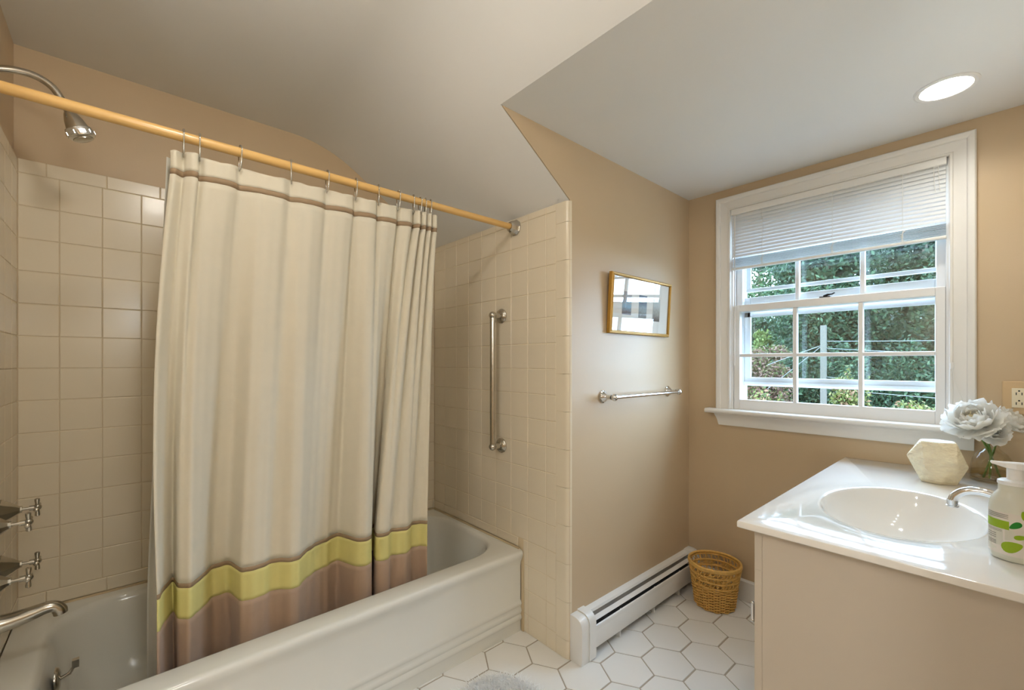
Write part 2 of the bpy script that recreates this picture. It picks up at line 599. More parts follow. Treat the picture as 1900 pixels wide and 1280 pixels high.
# tub end wall
G().box(XE + 0.0016, XE + 0.0089, 1.19, YB + 0.008, 0.0, ZE - 0.004).build('grout_bed', 'grout', wall_end)
ys = [1.2249, 1.2813] + [1.2813 + (YB - 1.2813) * i / 8 for i in range(1, 9)]
zz = rows(1.168, 0.408, ZE - 0.002)
for y0, y1 in zip(ys[:-1], ys[1:]):
    for z0, z1 in zip(zz[:-1], zz[1:]):
        tile_piece(wall_end, 'x-', XE, y0, y1, z0, z1)
zlow = rows(1.168, 0.0, 0.408)
for y0, y1 in ((1.2249, 1.2813), (1.2813, ys[2]), (ys[2], TUBF + 0.004)):
    for z0, z1 in zip(zlow[:-1], zlow[1:]):
        tile_piece(wall_end, 'x-', XE, y0, y1, z0, z1)
yb = 1.455
while yb < YB - 0.01:
    tile_piece(wall_end, 'x-', XE - 0.002, yb, min(yb + 0.1524, YB), TUBZ + 0.006, 0.408, 'base_tile')
    yb += 0.1524
# bullnose column on the outer corner, 6 inch pieces
z = 0.0
zcut = [0.0, 0.075] + [0.075 + 0.1535 * i for i in range(1, 12)] + [ZE - 0.004]
for z0, z1 in zip(zcut[:-1], zcut[1:]):
    if z1 - z0 < 0.01:
        continue
    zt = min(z1, ZE - 0.004)
    if zt <= z0:
        continue
    q = 0.0008
    prof = [(XE, 1.2241), (XE, YP + 0.022)] + [(XE + 0.02 - 0.02 * math.cos(a), YP + 0.0175 - 0.02 * math.sin(a)) for a in (0.2, 0.45, 0.75, 1.05, 1.35, 1.57)] + [(XE + 0.02, YP + 0.03), (XE + 0.0085, 1.2241)]
    G().prism(prof, 2, z0 + q, zt - q).build('bullnose_tile', 'tile', wall_end, smooth=40)
# long wall
ZT = 1.875
G().box(XH - 0.006, XE, YB + 0.0016, YB + 0.0089, TUBZ - 0.01, ZT - 0.003).build('grout_bed', 'grout', wall_back)
xs = [XH] + [-0.1669 + P * i for i in range(0, 14)] + [XE]
zz = rows(1.176, 0.415, 1.176 + 6 * P)
for x0, x1 in zip(xs[:-1], xs[1:]):
    for z0, z1 in zip(zz[:-1], zz[1:]):
        if x0 < 1.04 or z1 < slope_z(x1):
            tile_piece(wall_back, 'y-', YB, x0, x1, z0, min(z1, ZE - 0.01) if x1 > 1.2 else z1)
xb = XH
for i in range(12):
    x1 = min(xb + (0.066 if i == 0 else 0.1524), XE)
    tile_piece(wall_back, 'y-', YB, xb, x1, 1.176 + 6 * P, min(ZT, slope_z(x1) - 0.005), 'cap_tile')
    tile_piece(wall_back, 'y-', YB - 0.002, xb, x1, TUBZ + 0.006, 0.415, 'base_tile')
    xb = x1
# tap wall
G().box(XH - 0.0089, XH - 0.0016, 1.36, YB + 0.008, TUBZ - 0.01, ZT - 0.003).build('grout_bed', 'grout', wall_left)
ys = [1.36] + [YB - 0.092 - P * i for i in range(6, -1, -1)] + [YB]
for y0, y1 in zip(ys[:-1], ys[1:]):
    for z0, z1 in zip(zz[:-1], zz[1:]):
        tile_piece(wall_left, 'x+', XH, y0, y1, z0, z1)
yb = YB
while yb > 1.40:
    y1 = max(1.36, yb - 0.1524)
    tile_piece(wall_left, 'x+', XH, y1, yb, 1.176 + 6 * P, ZT, 'cap_tile')
    tile_piece(wall_left, 'x+', XH + 0.002, y1, yb, TUBZ + 0.006, 0.415, 'base_tile')
    yb = y1

# ------------------------------------------------------------------ floor tiles
HS, HF = 0.1012, 0.1778            # hexagon pitch: side length, flat to flat
gg = G()
R0 = HS - 0.0025
ring = lambda r, z: [(r * math.cos(PI / 3 * i), r * math.sin(PI / 3 * i), z) for i in range(6)]
gg.add(ring(R0, -0.007) + ring(R0, -0.0016) + ring(R0 - 0.0006, -0.0005) + ring(R0 - 0.0022, 0),
       [(18, 19, 20, 21, 22, 23)] + [(s * 6 + q, s * 6 + (q + 1) % 6, (s + 1) * 6 + (q + 1) % 6, (s + 1) * 6 + q) for s in range(3) for q in range(6)])
HEX = gg.mesh('tile', 'hex')
cells = []
for i in range(-20, 10):
    for j in range(-14, 8):
        cx = 1.4725 + i * 1.5 * HS
        cyy = 0.977 + j * HF + (HF / 2 if i % 2 else 0)
        if cx < -0.55 or cx > XW + 0.09 or cyy < -0.75 or cyy > 1.53:
            continue
        if cx > XE + 0.06 and cyy > YP + 0.05:
            continue
        if cx > 1.33 and cyy < 0.28:
            continue
        cells.append((cx, cyy))
cells = sorted(cells, key=lambda c: (c[0] - 1.4) ** 2 + (c[1] - 0.9) ** 2)[:298]
for cx, cyy in cells:
    link_mesh('tile', HEX, floor, (cx, cyy, 0.0))

# ------------------------------------------------------------------ window
win = thing('window_1', (XW, 0.535, 0.872), 'white double-hung window with six-pane sashes above the vanity', 'window', **ST)
CP = [(0.0, 0.0), (0.0, 0.011), (0.004, 0.015), (0.010, 0.015), (0.013, 0.010), (0.030, 0.012), (0.047, 0.013), (0.050, 0.019), (0.056, 0.022), (0.068, 0.022), (0.072, 0.018), (0.072, 0.0)]
IY0, IY1, IZ = 0.141, 0.931, 1.974


def casing_side(sgn, yin, z0):
    gq = G()
    n = len(CP)
    vs = [(XW - t, yin + sgn * d, z0) for d, t in CP] + [(XW - t, yin + sgn * d, IZ + d) for d, t in CP]
    gq.add(vs, [tuple(range(n)), tuple(range(n, 2 * n))] + [(i, (i + 1) % n, n + (i + 1) % n, n + i) for i in range(n)])
    return gq


casing_side(1, IY1, 0.957).build('casing', 'trim', win, smooth=30)
casing_side(-1, IY0, 0.957).build('casing', 'trim', win, smooth=30)
gq = G()
n = len(CP)
gq.add([(XW - t, IY0 - d, IZ + d) for d, t in CP] + [(XW - t, IY1 + d, IZ + d) for d, t in CP],
       [tuple(range(n)), tuple(range(n, 2 * n))] + [(i, (i + 1) % n, n + (i + 1) % n, n + i) for i in range(n)])
gq.build('casing', 'trim', win, smooth=30)
# stool and apron
nose = [(XW + 0.03, 0.934), (XW - 0.048, 0.934)] + [(XW - 0.048 - 0.011 * math.sin(a), 0.9455 - 0.0115 * math.cos(a)) for a in (0.5, 1.0, 1.57, 2.1, 2.6)] + [(XW - 0.048, 0.957), (XW + 0.03, 0.957)]
G().prism([(p[0], p[1]) for p in nose], 1, 0.03, 1.045).build('stool', 'trim', win, smooth=40)
gq = G()
ap = [(XW, 0.934), (XW - 0.030, 0.934), (XW - 0.030, 0.926), (XW - 0.020, 0.912), (XW - 0.015, 0.895), (XW - 0.017, 0.880), (XW - 0.014, 0.872), (XW, 0.872)]
n = len(ap)
yl = [1.008 - (0.934 - p[1]) * 0.30 for p in ap]
gq.add([(p[0], 0.075, p[1]) for p in ap] + [(p[0], y, p[1]) for p, y in zip(ap, yl)],
       [tuple(range(n)), tuple(range(n, 2 * n))] + [(i, (i + 1) % n, n + (i + 1) % n, n + i) for i in range(n)])
gq.build('apron', 'trim', win, smooth=30)
# jambs lining the opening
gq = G()
gq.box(XW + 0.0, XW + 0.129, IY1 - 0.008, WY1, WZ0, WZ1)
gq.box(XW + 0.0, XW + 0.129, WY0, IY0 + 0.008, WZ0, WZ1)
gq.box(XW + 0.0, XW + 0.129, IY0, IY1, IZ - 0.004, WZ1)
gq.box(XW + 0.03, XW + 0.129, IY0, IY1, WZ0, 0.952)
gq.build('jamb', 'sash', win, bevel=0.001, bseg=1)


def sash(name, xa, xb, z0, z1, rail_b, rail_t, zm, y0=0.150, y1=0.922, st=0.029):
    gq = G()
    gq.box(xa, xb, y0, y0 + st, z0, z1)
    gq.box(xa, xb, y1 - st, y1, z0, z1)
    gq.box(xa, xb, y0 + st, y1 - st, z0, z0 + rail_b)
    gq.box(xa, xb, y0 + st, y1 - st, z1 - rail_t, z1)
    s_ = gq.build(name, 'sash', win, bevel=0.0025)
    gy0, gy1, gz0, gz1 = y0 + st, y1 - st, z0 + rail_b, z1 - rail_t
    cuts = [gy0, 0.4075, 0.651, gy1]
    xm = (xa + xb) / 2
    for yc in cuts[1:3]:
        G().box(xa + 0.003, xb - 0.003, yc - 0.0085, yc + 0.0085, gz0, gz1).build('muntin', 'sash', s_, bevel=0.003)
    G().box(xa + 0.004, xb - 0.004, gy0, gy1, zm - 0.0085, zm + 0.0085).build('muntin', 'sash', s_, bevel=0.003)
    for a, b in zip(cuts[:-1], cuts[1:]):
        for c, d in ((gz0, zm), (zm, gz1)):
            G().box(xm - 0.001, xm + 0.001, a - 0.003, b + 0.003, c - 0.003, d + 0.003).build('pane', 'pane', s_)
    return s_


lower = sash('lower_sash', XW + 0.006, XW + 0.038, 0.956, 1.487, 0.052, 0.034, 1.231)
sash('upper_sash', XW + 0.042, XW + 0.072, 1.452, IZ - 0.004, 0.034, 0.04, 1.735)
# sash lock on the meeting rail
gq = G().box(XW + 0.010, XW + 0.036, 0.515, 0.555, 1.487, 1.492)
gq.tube([(XW + 0.022, 0.54, 1.494), (XW + 0.016, 0.525, 1.499), (XW + 0.013, 0.508, 1.500), (XW + 0.013, 0.498, 1.505)], [0.006, 0.005, 0.0035, 0.003], 8)
gq.build('sash_lock', 'latch', win, smooth=40)
# outer storm window
SX0, SX1 = XW + 0.088, XW + 0.112
gq = G()
gq.box(SX0 - 0.004, SX1 + 0.01, 0.149, 0.170, 0.952, IZ)
gq.box(SX0 - 0.004, SX1 + 0.01, 0.900, 0.922, 0.952, IZ)
gq.box(SX0 - 0.004, SX1 + 0.01, 0.170, 0.900, IZ - 0.02, IZ)
storm = gq.build('storm_window', 'storm', win, bevel=0.002)
gq = G()
gq.box(SX0 + 0.012, SX1, 0.172, 0.897, 1.560, 1.578)
gq.box(SX0 + 0.012, SX1, 0.172, 0.186, 1.578, IZ - 0.02)
gq.box(SX0 + 0.012, SX1, 0.874, 0.897, 1.578, IZ - 0.02)
gq.build('storm_panel', 'storm', storm, bevel=0.002)
gq = G()
gq.box(SX0 - 0.004, SX0 + 0.01, 0.172, 0.899, 1.076, 1.119)
gq.box(SX0 - 0.008, SX0 - 0.004, 0.172, 0.899, 1.083, 1.098)
gq.box(SX0 - 0.004, SX0 + 0.01, 0.172, 0.899, 1.428, 1.456)
gq.box(SX0 - 0.004, SX0 + 0.01, 0.172, 0.186, 1.119, 1.53)
gq.box(SX0 - 0.004, SX0 + 0.01, 0.870, 0.899, 1.119, 1.53)
gq.box(SX0 - 0.004, SX0 + 0.01, 0.186, 0.870, 1.49, 1.53)
gq.build('storm_panel', 'storm', storm, bevel=0.002)
G().box(SX0 + 0.003, SX0 + 0.005, 0.186, 0.870, 1.119, 1.428).build('storm_pane', 'storm_pane', storm)
G().box(SX0 + 0.017, SX0 + 0.019, 0.186, 0.874, 1.578, IZ - 0.02).build('storm_pane', 'storm_pane', storm)

# ------------------------------------------------------------------ mini blind
bl = thing('mini_blind', (XW - 0.008, 0.535, 1.664), 'white mini blind pulled part way up in the window', 'blind')
BY0, BY1 = 0.1455, 0.925
G().box(XW - 0.022, XW + 0.004, BY0, BY1, 1.944, 1.972).build('head_rail', 'white_metal', bl, bevel=0.002)
gq = G().box(XW - 0.020, XW + 0.003, BY0 + 0.001, BY1 - 0.001, 1.664, 1.676)
gq.build('bottom_rail', 'white_metal', bl, bevel=0.003)


def slat_mesh(tilt, w=0.024):
    gq = G()
    pts = []
    for i in range(5):
        t = i / 4 - 0.5
        a = (t * w, 0.0022 * (1 - 4 * t * t))
        c, s_ = math.cos(tilt), math.sin(tilt)
        pts.append((a[0] * c - a[1] * s_, a[0] * s_ + a[1] * c))
    L = (BY1 - BY0) / 2 - 0.003
    gq.add([(x, y, z) for y in (-L, L) for x, z in pts] + [(x, y, z - 0.0006) for y in (-L, L) for x, z in pts],
           [(i, i + 1, 6 + i, 5 + i) for i in range(4)] + [(10 + i, 15 + i, 16 + i, 11 + i) for i in range(4)] + [(0, 5, 15, 10), (4, 14, 19, 9)])
    return gq.mesh('slat', 'slat', smooth=60)


SL = slat_mesh(math.radians(68))
SF = slat_mesh(math.radians(4))
zs = 1.938
while zs > 1.728:
    link_mesh('slat', SL, bl, (XW - 0.008, (BY0 + BY1) / 2, zs))
    zs -= 0.0165
for i in range(10):
    link_mesh('slat', SF, bl, (XW - 0.008 + 0.0012 * math.sin(i * 2.1), (BY0 + BY1) / 2, 1.6800 + i * 0.0046))
for yy in (0.27, 0.50, 0.78):
    gq = G()
    gq.tube([(XW - 0.0215, yy, 1.944), (XW - 0.0215, yy, 1.664)], 0.0009, 5)
    for i in range(4):
        gq.tube([(XW - 0.022, yy - 0.012 + 0.004 * i, 1.72), (XW - 0.0225, yy + 0.008 - 0.003 * i, 1.70 - 0.003 * i), (XW - 0.022, yy - 0.006 + 0.004 * i, 1.674)], 0.0009, 4)
    gq.build('ladder_cord', 'cord', bl)
gq = G().tube([(XW - 0.025, 0.905, 1.938), (XW - 0.026, 0.906, 1.50), (XW - 0.027, 0.9065, 1.18)], 0.0026, 6)
gq.build('tilt_wand', 'cord', bl, smooth=60)
gq = G()
for dy in (0.0, 0.013):
    gq.tube([(XW - 0.025, 0.168 + dy, 1.945), (XW - 0.026, 0.166 + dy, 1.89), (XW - 0.026, 0.163 + dy, 1.845)], 0.001, 5)
gq.build('pull_cord', 'cord', bl)
# cord tied off on the right casing
gq = G().box(XW - 0.034, XW - 0.021, 0.126, 0.136, 1.17, 1.196)
cl = gq.build('cord_cleat', 'white_metal', None, bevel=0.003)
tag(cl, 'small white cord cleat on the right window casing', 'cleat')
G().tube(catmull([(XW - 0.03, 0.130, 1.175), (XW - 0.034, 0.122, 1.12), (XW - 0.032, 0.105, 1.06), (XW - 0.028, 0.098, 0.99), (XW - 0.027, 0.096, 0.96)], 4), 0.0012, 5).build('cord', 'cord', cl, smooth=60)

# ------------------------------------------------------------------ bathtub
tub = thing('bathtub', ((XH + XE) / 2, (TUBF + YB) / 2, 0), 'cream porcelain alcove bathtub behind the striped curtain', 'bathtub')


def rrect(x0, x1, y0, y1, r, z, n=10):
    out = []
    for cx, cyy, a0 in ((x1 - r, y0 + r, -PI / 2), (x1 - r, y1 - r, 0), (x0 + r, y1 - r, PI / 2), (x0 + r, y0 + r, PI)):
        for i in range(n + 1):
            a = a0 + PI / 2 * i / n
            out.append((cx + r * math.cos(a), cyy + r * math.sin(a), z))
    return out


tx0, tx1, ty1 = XH + 0.003, XE - 0.003, YB - 0.004
front = [(0.0, 1.430), (0.045, 1.430), (0.052, 1.4265), (0.060, 1.424), (0.068, 1.4265), (0.075, 1.430), (0.083, 1.4265), (0.091, 1.424), (0.099, 1.4265), (0.107, 1.430),
         (0.115, 1.4265), (0.123, 1.424), (0.131, 1.4265), (0.140, 1.4315), (0.29, 1.4315), (0.312, 1.427), (0.328, 1.4195), (0.340, 1.4155), (0.349, 1.4155), (0.3555, 1.4185), (0.359, 1.424), (0.3602, 1.432)]
loops = [rrect(tx0, tx1, y, ty1, 0.006, z) for z, y in front]
IN = (-0.175, 1.297, 1.510, 2.112)
for z, ins, r in ((0.3605, -0.012, 0.182), (0.358, -0.004, 0.176), (0.352, 0.003, 0.170), (0.340, 0.009, 0.166), (0.28, 0.022, 0.155), (0.18, 0.045, 0.14), (0.10, 0.075, 0.13), (0.07, 0.105, 0.11), (0.060, 0.15, 0.09), (0.058, 0.21, 0.06)):
    loops.append(rrect(IN[0] + ins, IN[1] - ins, IN[2] + ins, IN[3] - ins, r, z))
n = len(loops[0])
gq = G()
gq.add([p for L in loops for p in L], [(j * n + i, j * n + (i + 1) % n, (j + 1) * n + (i + 1) % n, (j + 1) * n + i) for j in range(len(loops) - 1) for i in range(n)] + [tuple((len(loops) - 1) * n + i for i in range(n))])
body = gq.build('tub_body', 'tub', tub, smooth=50)
gq = G().lathe([(0.001, 0.012), (0.020, 0.012), (0.031, 0.008), (0.034, 0.003), (0.034, 0.0)], (-0.148, 1.80, 0.285), 'X', 28)
ov = gq.build('overflow_plate', 'nickel', tub, smooth=40)
gq = G().tube([(-0.138, 1.80, 0.285), (-0.118, 1.80, 0.292), (-0.105, 1.80, 0.315)], [0.005, 0.005, 0.004], 10)
gq.box(-0.113, -0.098, 1.792, 1.808, 0.306, 0.328)
gq.build('trip_lever', 'nickel', ov, smooth=40)
gq = G().lathe([(0.03, 0.0), (0.03, 0.003), (0.022, 0.004), (0.001, 0.002)], (0.06, 1.80, 0.0595), 'Z', 24)
gq.build('drain', 'nickel', tub, smooth=40)
# bead of caulk between tub and tile
gq = G()
gq.box(tx0, tx1, YB - 0.010, YB - 0.003, 0.358, 0.3665)
gq.box(tx1 - 0.008, tx1, 1.44, YB - 0.004, 0.358, 0.3665)
gq.box(XE - 0.006, XE - 0.0005, TUBF - 0.004, TUBF + 0.012, 0.0, 0.345)
gq.build('caulk_bead', 'caulk', tub, bevel=0.002)

# ------------------------------------------------------------------ taps, spout, shower head
def cross_valve(loc, label, turn):
    x, y, z = loc
    t = thing('cross_handle_valve', (XH, y, z - 0.03), label, 'tap', 'cross handle valves on the tap wall')
    gq = G().lathe([(0.036, 0.0), (0.036, 0.004), (0.031, 0.010), (0.022, 0.024), (0.012, 0.036), (0.010, 0.040), (0.010, 0.043)], (XH + 0.0005, y, z), 'X', 8)
    gq.build('escutcheon', 'nickel', t, smooth=20)
    gq = G().tube([(XH + 0.04, y, z), (XH + 0.066, y, z)], 0.0042, 10)
    gq.tube([(XH + 0.058, y, z), (XH + 0.072, y, z)], 0.0075, 10)
    gq.build('stem', 'nickel', t, smooth=40)
    gq = G().sphere((XH + 0.074, y, z), 0.0095, 12, 8)
    for k in range(4):
        a = turn + k * PI / 2
        d = Vector((0, math.cos(a), math.sin(a)))
        c = Vector((XH + 0.074, y, z))
        gq.tube([c, c + d * 0.010, c + d * 0.020, c + d * 0.025, c + d * 0.027], [0.0055, 0.0045, 0.0058, 0.0058, 0.003], 10)
    gq.build('cross_handle', 'nickel', t, smooth=50)
    return t


cross_valve((0, 1.885, 0.770), 'upper cross handle tap valve, farther from the curtain', 0.12)
cross_valve((0, 1.725, 0.770), 'upper cross handle tap valve, nearer the curtain', 0.2)
cross_valve((0, 1.885, 0.612), 'lower cross handle tap valve, farther from the curtain', 0.05)
cross_valve((0, 1.725, 0.622), 'lower cross handle tap valve, nearer the curtain', -0.08)

sp = thing('tub_spout', (XH, 1.80, 0.455), 'long curved metal spout over the tub end', 'spout')
path = catmull([(XH, 1.80, 0.487), (XH + 0.03, 1.80, 0.488), (XH + 0.07, 1.80, 0.494), (XH + 0.098, 1.80, 0.500), (XH + 0.116, 1.80, 0.498), (XH + 0.126, 1.80, 0.485), (XH + 0.1285, 1.80, 0.474)], 4)
rad = np.interp(np.linspace(0, 1, len(path)), [0, 0.15, 0.45, 0.7, 0.85, 1.0], [0.026, 0.023, 0.017, 0.015, 0.016, 0.0155]).tolist()
G().tube(path, rad, 18).build('spout_body', 'nickel', sp, smooth=60)
G().lathe([(0.034, 0.0), (0.034, 0.004), (0.028, 0.010)], (XH + 0.0005, 1.80, 0.487), 'X', 24).build('wall_flange', 'nickel', sp, smooth=40)

sh = thing('shower_fixture', (XH, 1.80, 1.85), 'chrome shower head on a bent arm above the curtain rod', 'shower head')
G().lathe([(0.03, 0.0), (0.029, 0.004), (0.018, 0.010), (0.011, 0.012)], (XH - 0.008, 1.80, 1.985), 'X', 24).build('wall_flange', 'nickel', sh, smooth=40)
path = catmull([(XH - 0.004, 1.80, 1.985), (XH + 0.04, 1.80, 1.999), (XH + 0.08, 1.80, 1.999), (XH + 0.112, 1.80, 1.982), (XH + 0.132, 1.80, 1.950), (XH + 0.141, 1.80, 1.932)], 5)
G().tube(path, 0.0095, 14).build('arm', 'nickel', sh, smooth=60)
hd = Vector((0.40, 0.06, -0.90)).normalized()
q = hd.to_track_quat('Z', 'Y').to_matrix().to_4x4()
base = Vector((XH + 0.141, 1.80, 1.934))
prof = [(0.009, 0.0), (0.011, 0.004), (0.010, 0.008), (0.015, 0.016), (0.022, 0.034), (0.027, 0.056)]
G().lathe(prof, (0, 0, 0), 'Z', 28).xf(Matrix.Translation(base) @ q).build('head_shell', 'nickel', sh, smooth=40)
hr = G().lathe([(0.027, 0.056), (0.0315, 0.058), (0.0325, 0.066), (0.031, 0.080), (0.026, 0.084)], (0, 0, 0), 'Z', 28).xf(Matrix.Translation(base) @ q).build('spray_ring', 'chrome', sh, smooth=40)
gq = G()
for k in range(8):
    a = 2 * PI * k / 8
    c = Vector((0.0318 * math.cos(a), 0.0318 * math.sin(a), 0.071))
    r_ = Matrix.Rotation(a, 4, 'Z')
    b_ = G().box(-0.0012, 0.0016, -0.0075, 0.0075, -0.0055, 0.0055)
    b_.xf(Matrix.Translation(c) @ r_)
    gq.add(b_.v, b_.f)
gq.xf(Matrix.Translation(base) @ q).build('grip_pad', 'chrome', hr, bevel=0.0008, bseg=1)
G().lathe([(0.024, 0.082), (0.024, 0.087), (0.017, 0.090), (0.001, 0.090)], (0, 0, 0), 'Z', 28).xf(Matrix.Translation(base) @ q).build('spray_face', 'nickel', sh, smooth=40)

# ------------------------------------------------------------------ curtain rod, curtain, hooks
RY, RZ, RR = 1.472, 1.8065, 0.0135
rod = thing('curtain_rod', ((XH + XE) / 2, RY, RZ - 0.03), 'tan enamel shower curtain rod across the tub', 'rod')
G().tube([(XH + 0.02, RY, RZ), (XE - 0.03, RY, RZ)], RR, 24).build('rod_tube', 'rod', rod, smooth=60)
for xx, sg in ((XE - 0.0005, -1), (XH + 0.0005, 1)):
    G().lathe([(0.036, 0.0), (0.036, sg * 0.005), (0.031, sg * 0.012), (0.026, sg * 0.030), (0.0185, sg * 0.038), (0.0165, sg * 0.038)], (xx, RY, RZ), 'X', 10, caps=True).build('rod_flange', 'nickel', rod, smooth=25)

LOW = [(0.068, 1.500), (0.074, 1.506), (0.08, 1.548), (0.096, 1.588), (0.111, 1.61), (0.117, 1.562), (0.133, 1.544), (0.15, 1.539), (0.178, 1.579), (0.207, 1.625), (0.25, 1.631), (0.265, 1.583), (0.278, 1.54), (0.315, 1.535), (0.36, 1.549), (0.398, 1.53), (0.427, 1.517), (0.486, 1.577), (0.543, 1.606), (0.602, 1.625), (0.633, 1.538), (0.672, 1.517), (0.700, 1.560), (0.72, 1.613), (0.752, 1.627), (0.718, 1.575), (0.707, 1.522), (0.741, 1.492), (0.774, 1.534), (0.828, 1.502), (0.868, 1.55), (0.916, 1.520)]
LOW = [(x, max(1.534, y + 0.020)) for x, y in LOW]
HOOKS = [0.1219, 0.1579, 0.2543, 0.3922, 0.5019, 0.5974, 0.6793, 0.7564, 0.8183, 0.8458, 0.8692, 0.892]
TOP = [(0.094, 1.478), (0.104, 1.470)]
for i, hx in enumerate(HOOKS):
    nx = HOOKS[i + 1] if i + 1 < len(HOOKS) else 0.918
    gap = nx - hx
    bulge = min(0.034, 0.010 + 0.18 * (0.11 - min(gap, 0.11)) + 0.006)
    TOP += [(hx, 1.486), (hx + gap * 0.18, 1.486 - bulge * 0.55), (hx + gap * 0.50, 1.486 - bulge), (hx + gap * 0.84, 1.486 - bulge * 0.8)]
TOP.append((0.918, 1.484))


def resample(poly, N, wy):
    pts = np.array(catmull(poly, 8))
    d = np.abs(np.diff(pts[:, 0])) + wy * np.abs(np.diff(pts[:, 1]))
    t = np.concatenate([[0], np.cumsum(d)])
    t /= t[-1]
    u = np.linspace(0, 1, N)
    return np.stack([np.interp(u, t, pts[:, 0]), np.interp(u, t, pts[:, 1])], 1)


NC = 420
PT, PL = resample(TOP, NC, 0.35), resample(LOW, NC, 0.30)
# smooth the lower folds a little
for _ in range(3):
    PL[1:-1] = 0.25 * PL[:-2] + 0.5 * PL[1:-1] + 0.25 * PL[2:]
uu = np.linspace(0, 1, NC)
wr = 0.0022 * np.sin(uu * 118 + 1.3 * np.sin(uu * 31)) + 0.0014 * np.sin(uu * 211 + 2)


def curtain_row(z):
    s = (1.712 - z) / (1.712 - 0.553)
    w = min(1.0, max(0.0, s))
    w = w ** 0.8 if w > 0 else 0
    if s > 1:
        w = 1.0
    p = PT * (1 - w) + PL * w
    x = p[:, 0] - 0.018 * math.sin(PI * min(1, max(0, s))) * np.exp(-uu * 9)
    y = p[:, 1] + wr * (0.35 + 0.65 * w)
    if s > 1:
        y = y + (s - 1) * 0.04
        x = x + (s - 1) * 0.02 * np.sin(uu * 40)
    return np.stack([x, y, np.full(NC, z)], 1)


def hookdip():
    d = np.full(NC, 1e9)
    X = PT[:, 0]
    for hx in HOOKS:
        d = np.minimum(d, np.abs(X - hx))
    return np.minimum(d, 0.05)


DIP = hookdip()
cur = thing('shower_curtain', (0.5, 1.53, 0.19), 'cream shower curtain with a yellow band and taupe hem', 'curtain')


def curtain_part(name, m, z1, z0, n, top=False):
    gq = G()
    vs, fs = [], []
    for j in range(n + 1):
        z = z1 + (z0 - z1) * j / n
        R = curtain_row(z)
        if top:
            R[:, 2] -= DIP * 0.16 * (1 - j / n)
        vs += [tuple(r) for r in R]
    for j in range(n):
        for i in range(NC - 1):
            a = j * NC + i
            fs.append((a, a + 1, a + NC + 1, a + NC))
    gq.add(vs, fs)
    return gq.build(name, m, cur, smooth=80, solid=0.0014)


curtain_part('header_panel', 'cloth', 1.768, 1.716, 6, True)
curtain_part('upper_ribbon', 'ribbon', 1.716, 1.701, 2)['label'] = 'thin taupe ribbon below the hooks'
curtain_part('main_panel', 'cloth', 1.701, 0.560, 64)
curtain_part('lower_ribbon', 'ribbon', 0.560, 0.546, 2)['label'] = 'thin taupe ribbon above the yellow band'
curtain_part('yellow_band', 'yellow', 0.546, 0.456, 8)['label'] = 'pale yellow cloth band'
curtain_part('hem_panel', 'taupe', 0.456, 0.200, 14)['label'] = 'taupe hem panel'

# liner hanging behind the curtain
gq = G()


def liner(u, v):
    z = 1.758 - v * (1.758 - 0.13)
    x = 0.088 - 0.036 * min(1, v * 1.3) + u * 0.80
    w = min(1.0, max(0.0, (1.712 - z) / 1.159)) ** 0.8
    y = 1.512 + 0.168 * w + 0.007 * math.sin(u * 46 + 0.6) + 0.003 * math.sin(u * 91)
    return (x, y, z)


gq.grid(liner, 160, 30)
tag(gq.build('shower_liner', 'liner', None, smooth=80, solid=0.0008), 'plain white shower liner hanging inside the tub behind the curtain', 'curtain')

ORD = ['first', 'second', 'third', 'fourth', 'fifth', 'sixth', 'seventh', 'eighth', 'ninth', 'tenth', 'eleventh', 'twelfth']
gq = G()
loop = []
for i in range(25):
    a = -0.5 + (PI + 1.0) * i / 24
    loop.append((0, 0.0165 * math.cos(a), 0.0165 * math.sin(a) + 0.002))
loop = [(0, 0.002, -0.048), (0, 0.006, -0.052), (0, 0.009, -0.046), (0, 0.0135, -0.02)] + loop + [(0, -0.0135, -0.02), (0, -0.006, -0.046), (0, -0.003, -0.05)]
gq.tube(catmull(loop, 2), 0.0018, 6)
HOOK = gq.mesh('wire', 'nickel', smooth=60)
gq = G()
for k in range(5):
    gq.sphere((0, 0.010 * math.cos(PI / 2 + (k - 2) * 0.38), 0.002 + 0.0175 * math.sin(PI / 2 + (k - 2) * 0.38)), 0.0026, 8, 6)
HBALL = gq.mesh('roller_bead', 'nickel', smooth=60)
for i, hx in enumerate(HOOKS):
    t = thing('curtain_hook', (hx, RY, RZ - 0.05), 'metal roller hook on the curtain rod, %s from the shower head' % ORD[i], 'curtain hook', 'roller hooks along the curtain rod')
    w = link_mesh('wire', HOOK, t, (hx, RY, RZ))
    b = link_mesh('roller_bead', HBALL, t, (hx, RY, RZ))
    tz = random.uniform(-0.35, 0.35) * (0.4 if i < 2 else 1)
    w.rotation_euler = b.rotation_euler = (0, 0, tz)

# ------------------------------------------------------------------ grab bar
gb = thing('grab_bar', (XE, 1.568, 0.77), 'vertical chrome grab bar on the tiled wall', 'grab bar')
GX, GY = XE - 0.056, 1.568
G().tube([(GX, GY, 0.80), (GX, GY, 1.42)], 0.0125, 20).build('bar', 'nickel', gb, smooth=60)
for zc in (0.806, 1.414):
    gq = G().lathe([(0.034, 0.0), (0.034, -0.004), (0.030, -0.008), (0.030, -0.011), (0.024, -0.016), (0.014, -0.020), (0.012, -0.030), (0.014, -0.045)], (XE - 0.0005, GY, zc), 'X', 28)
    fl = gq.build('post_flange', 'nickel', gb, smooth=35)
    G().sphere((GX, GY, zc), 0.0175, 20, 12).build('ball_joint', 'nickel', fl, smooth=70)

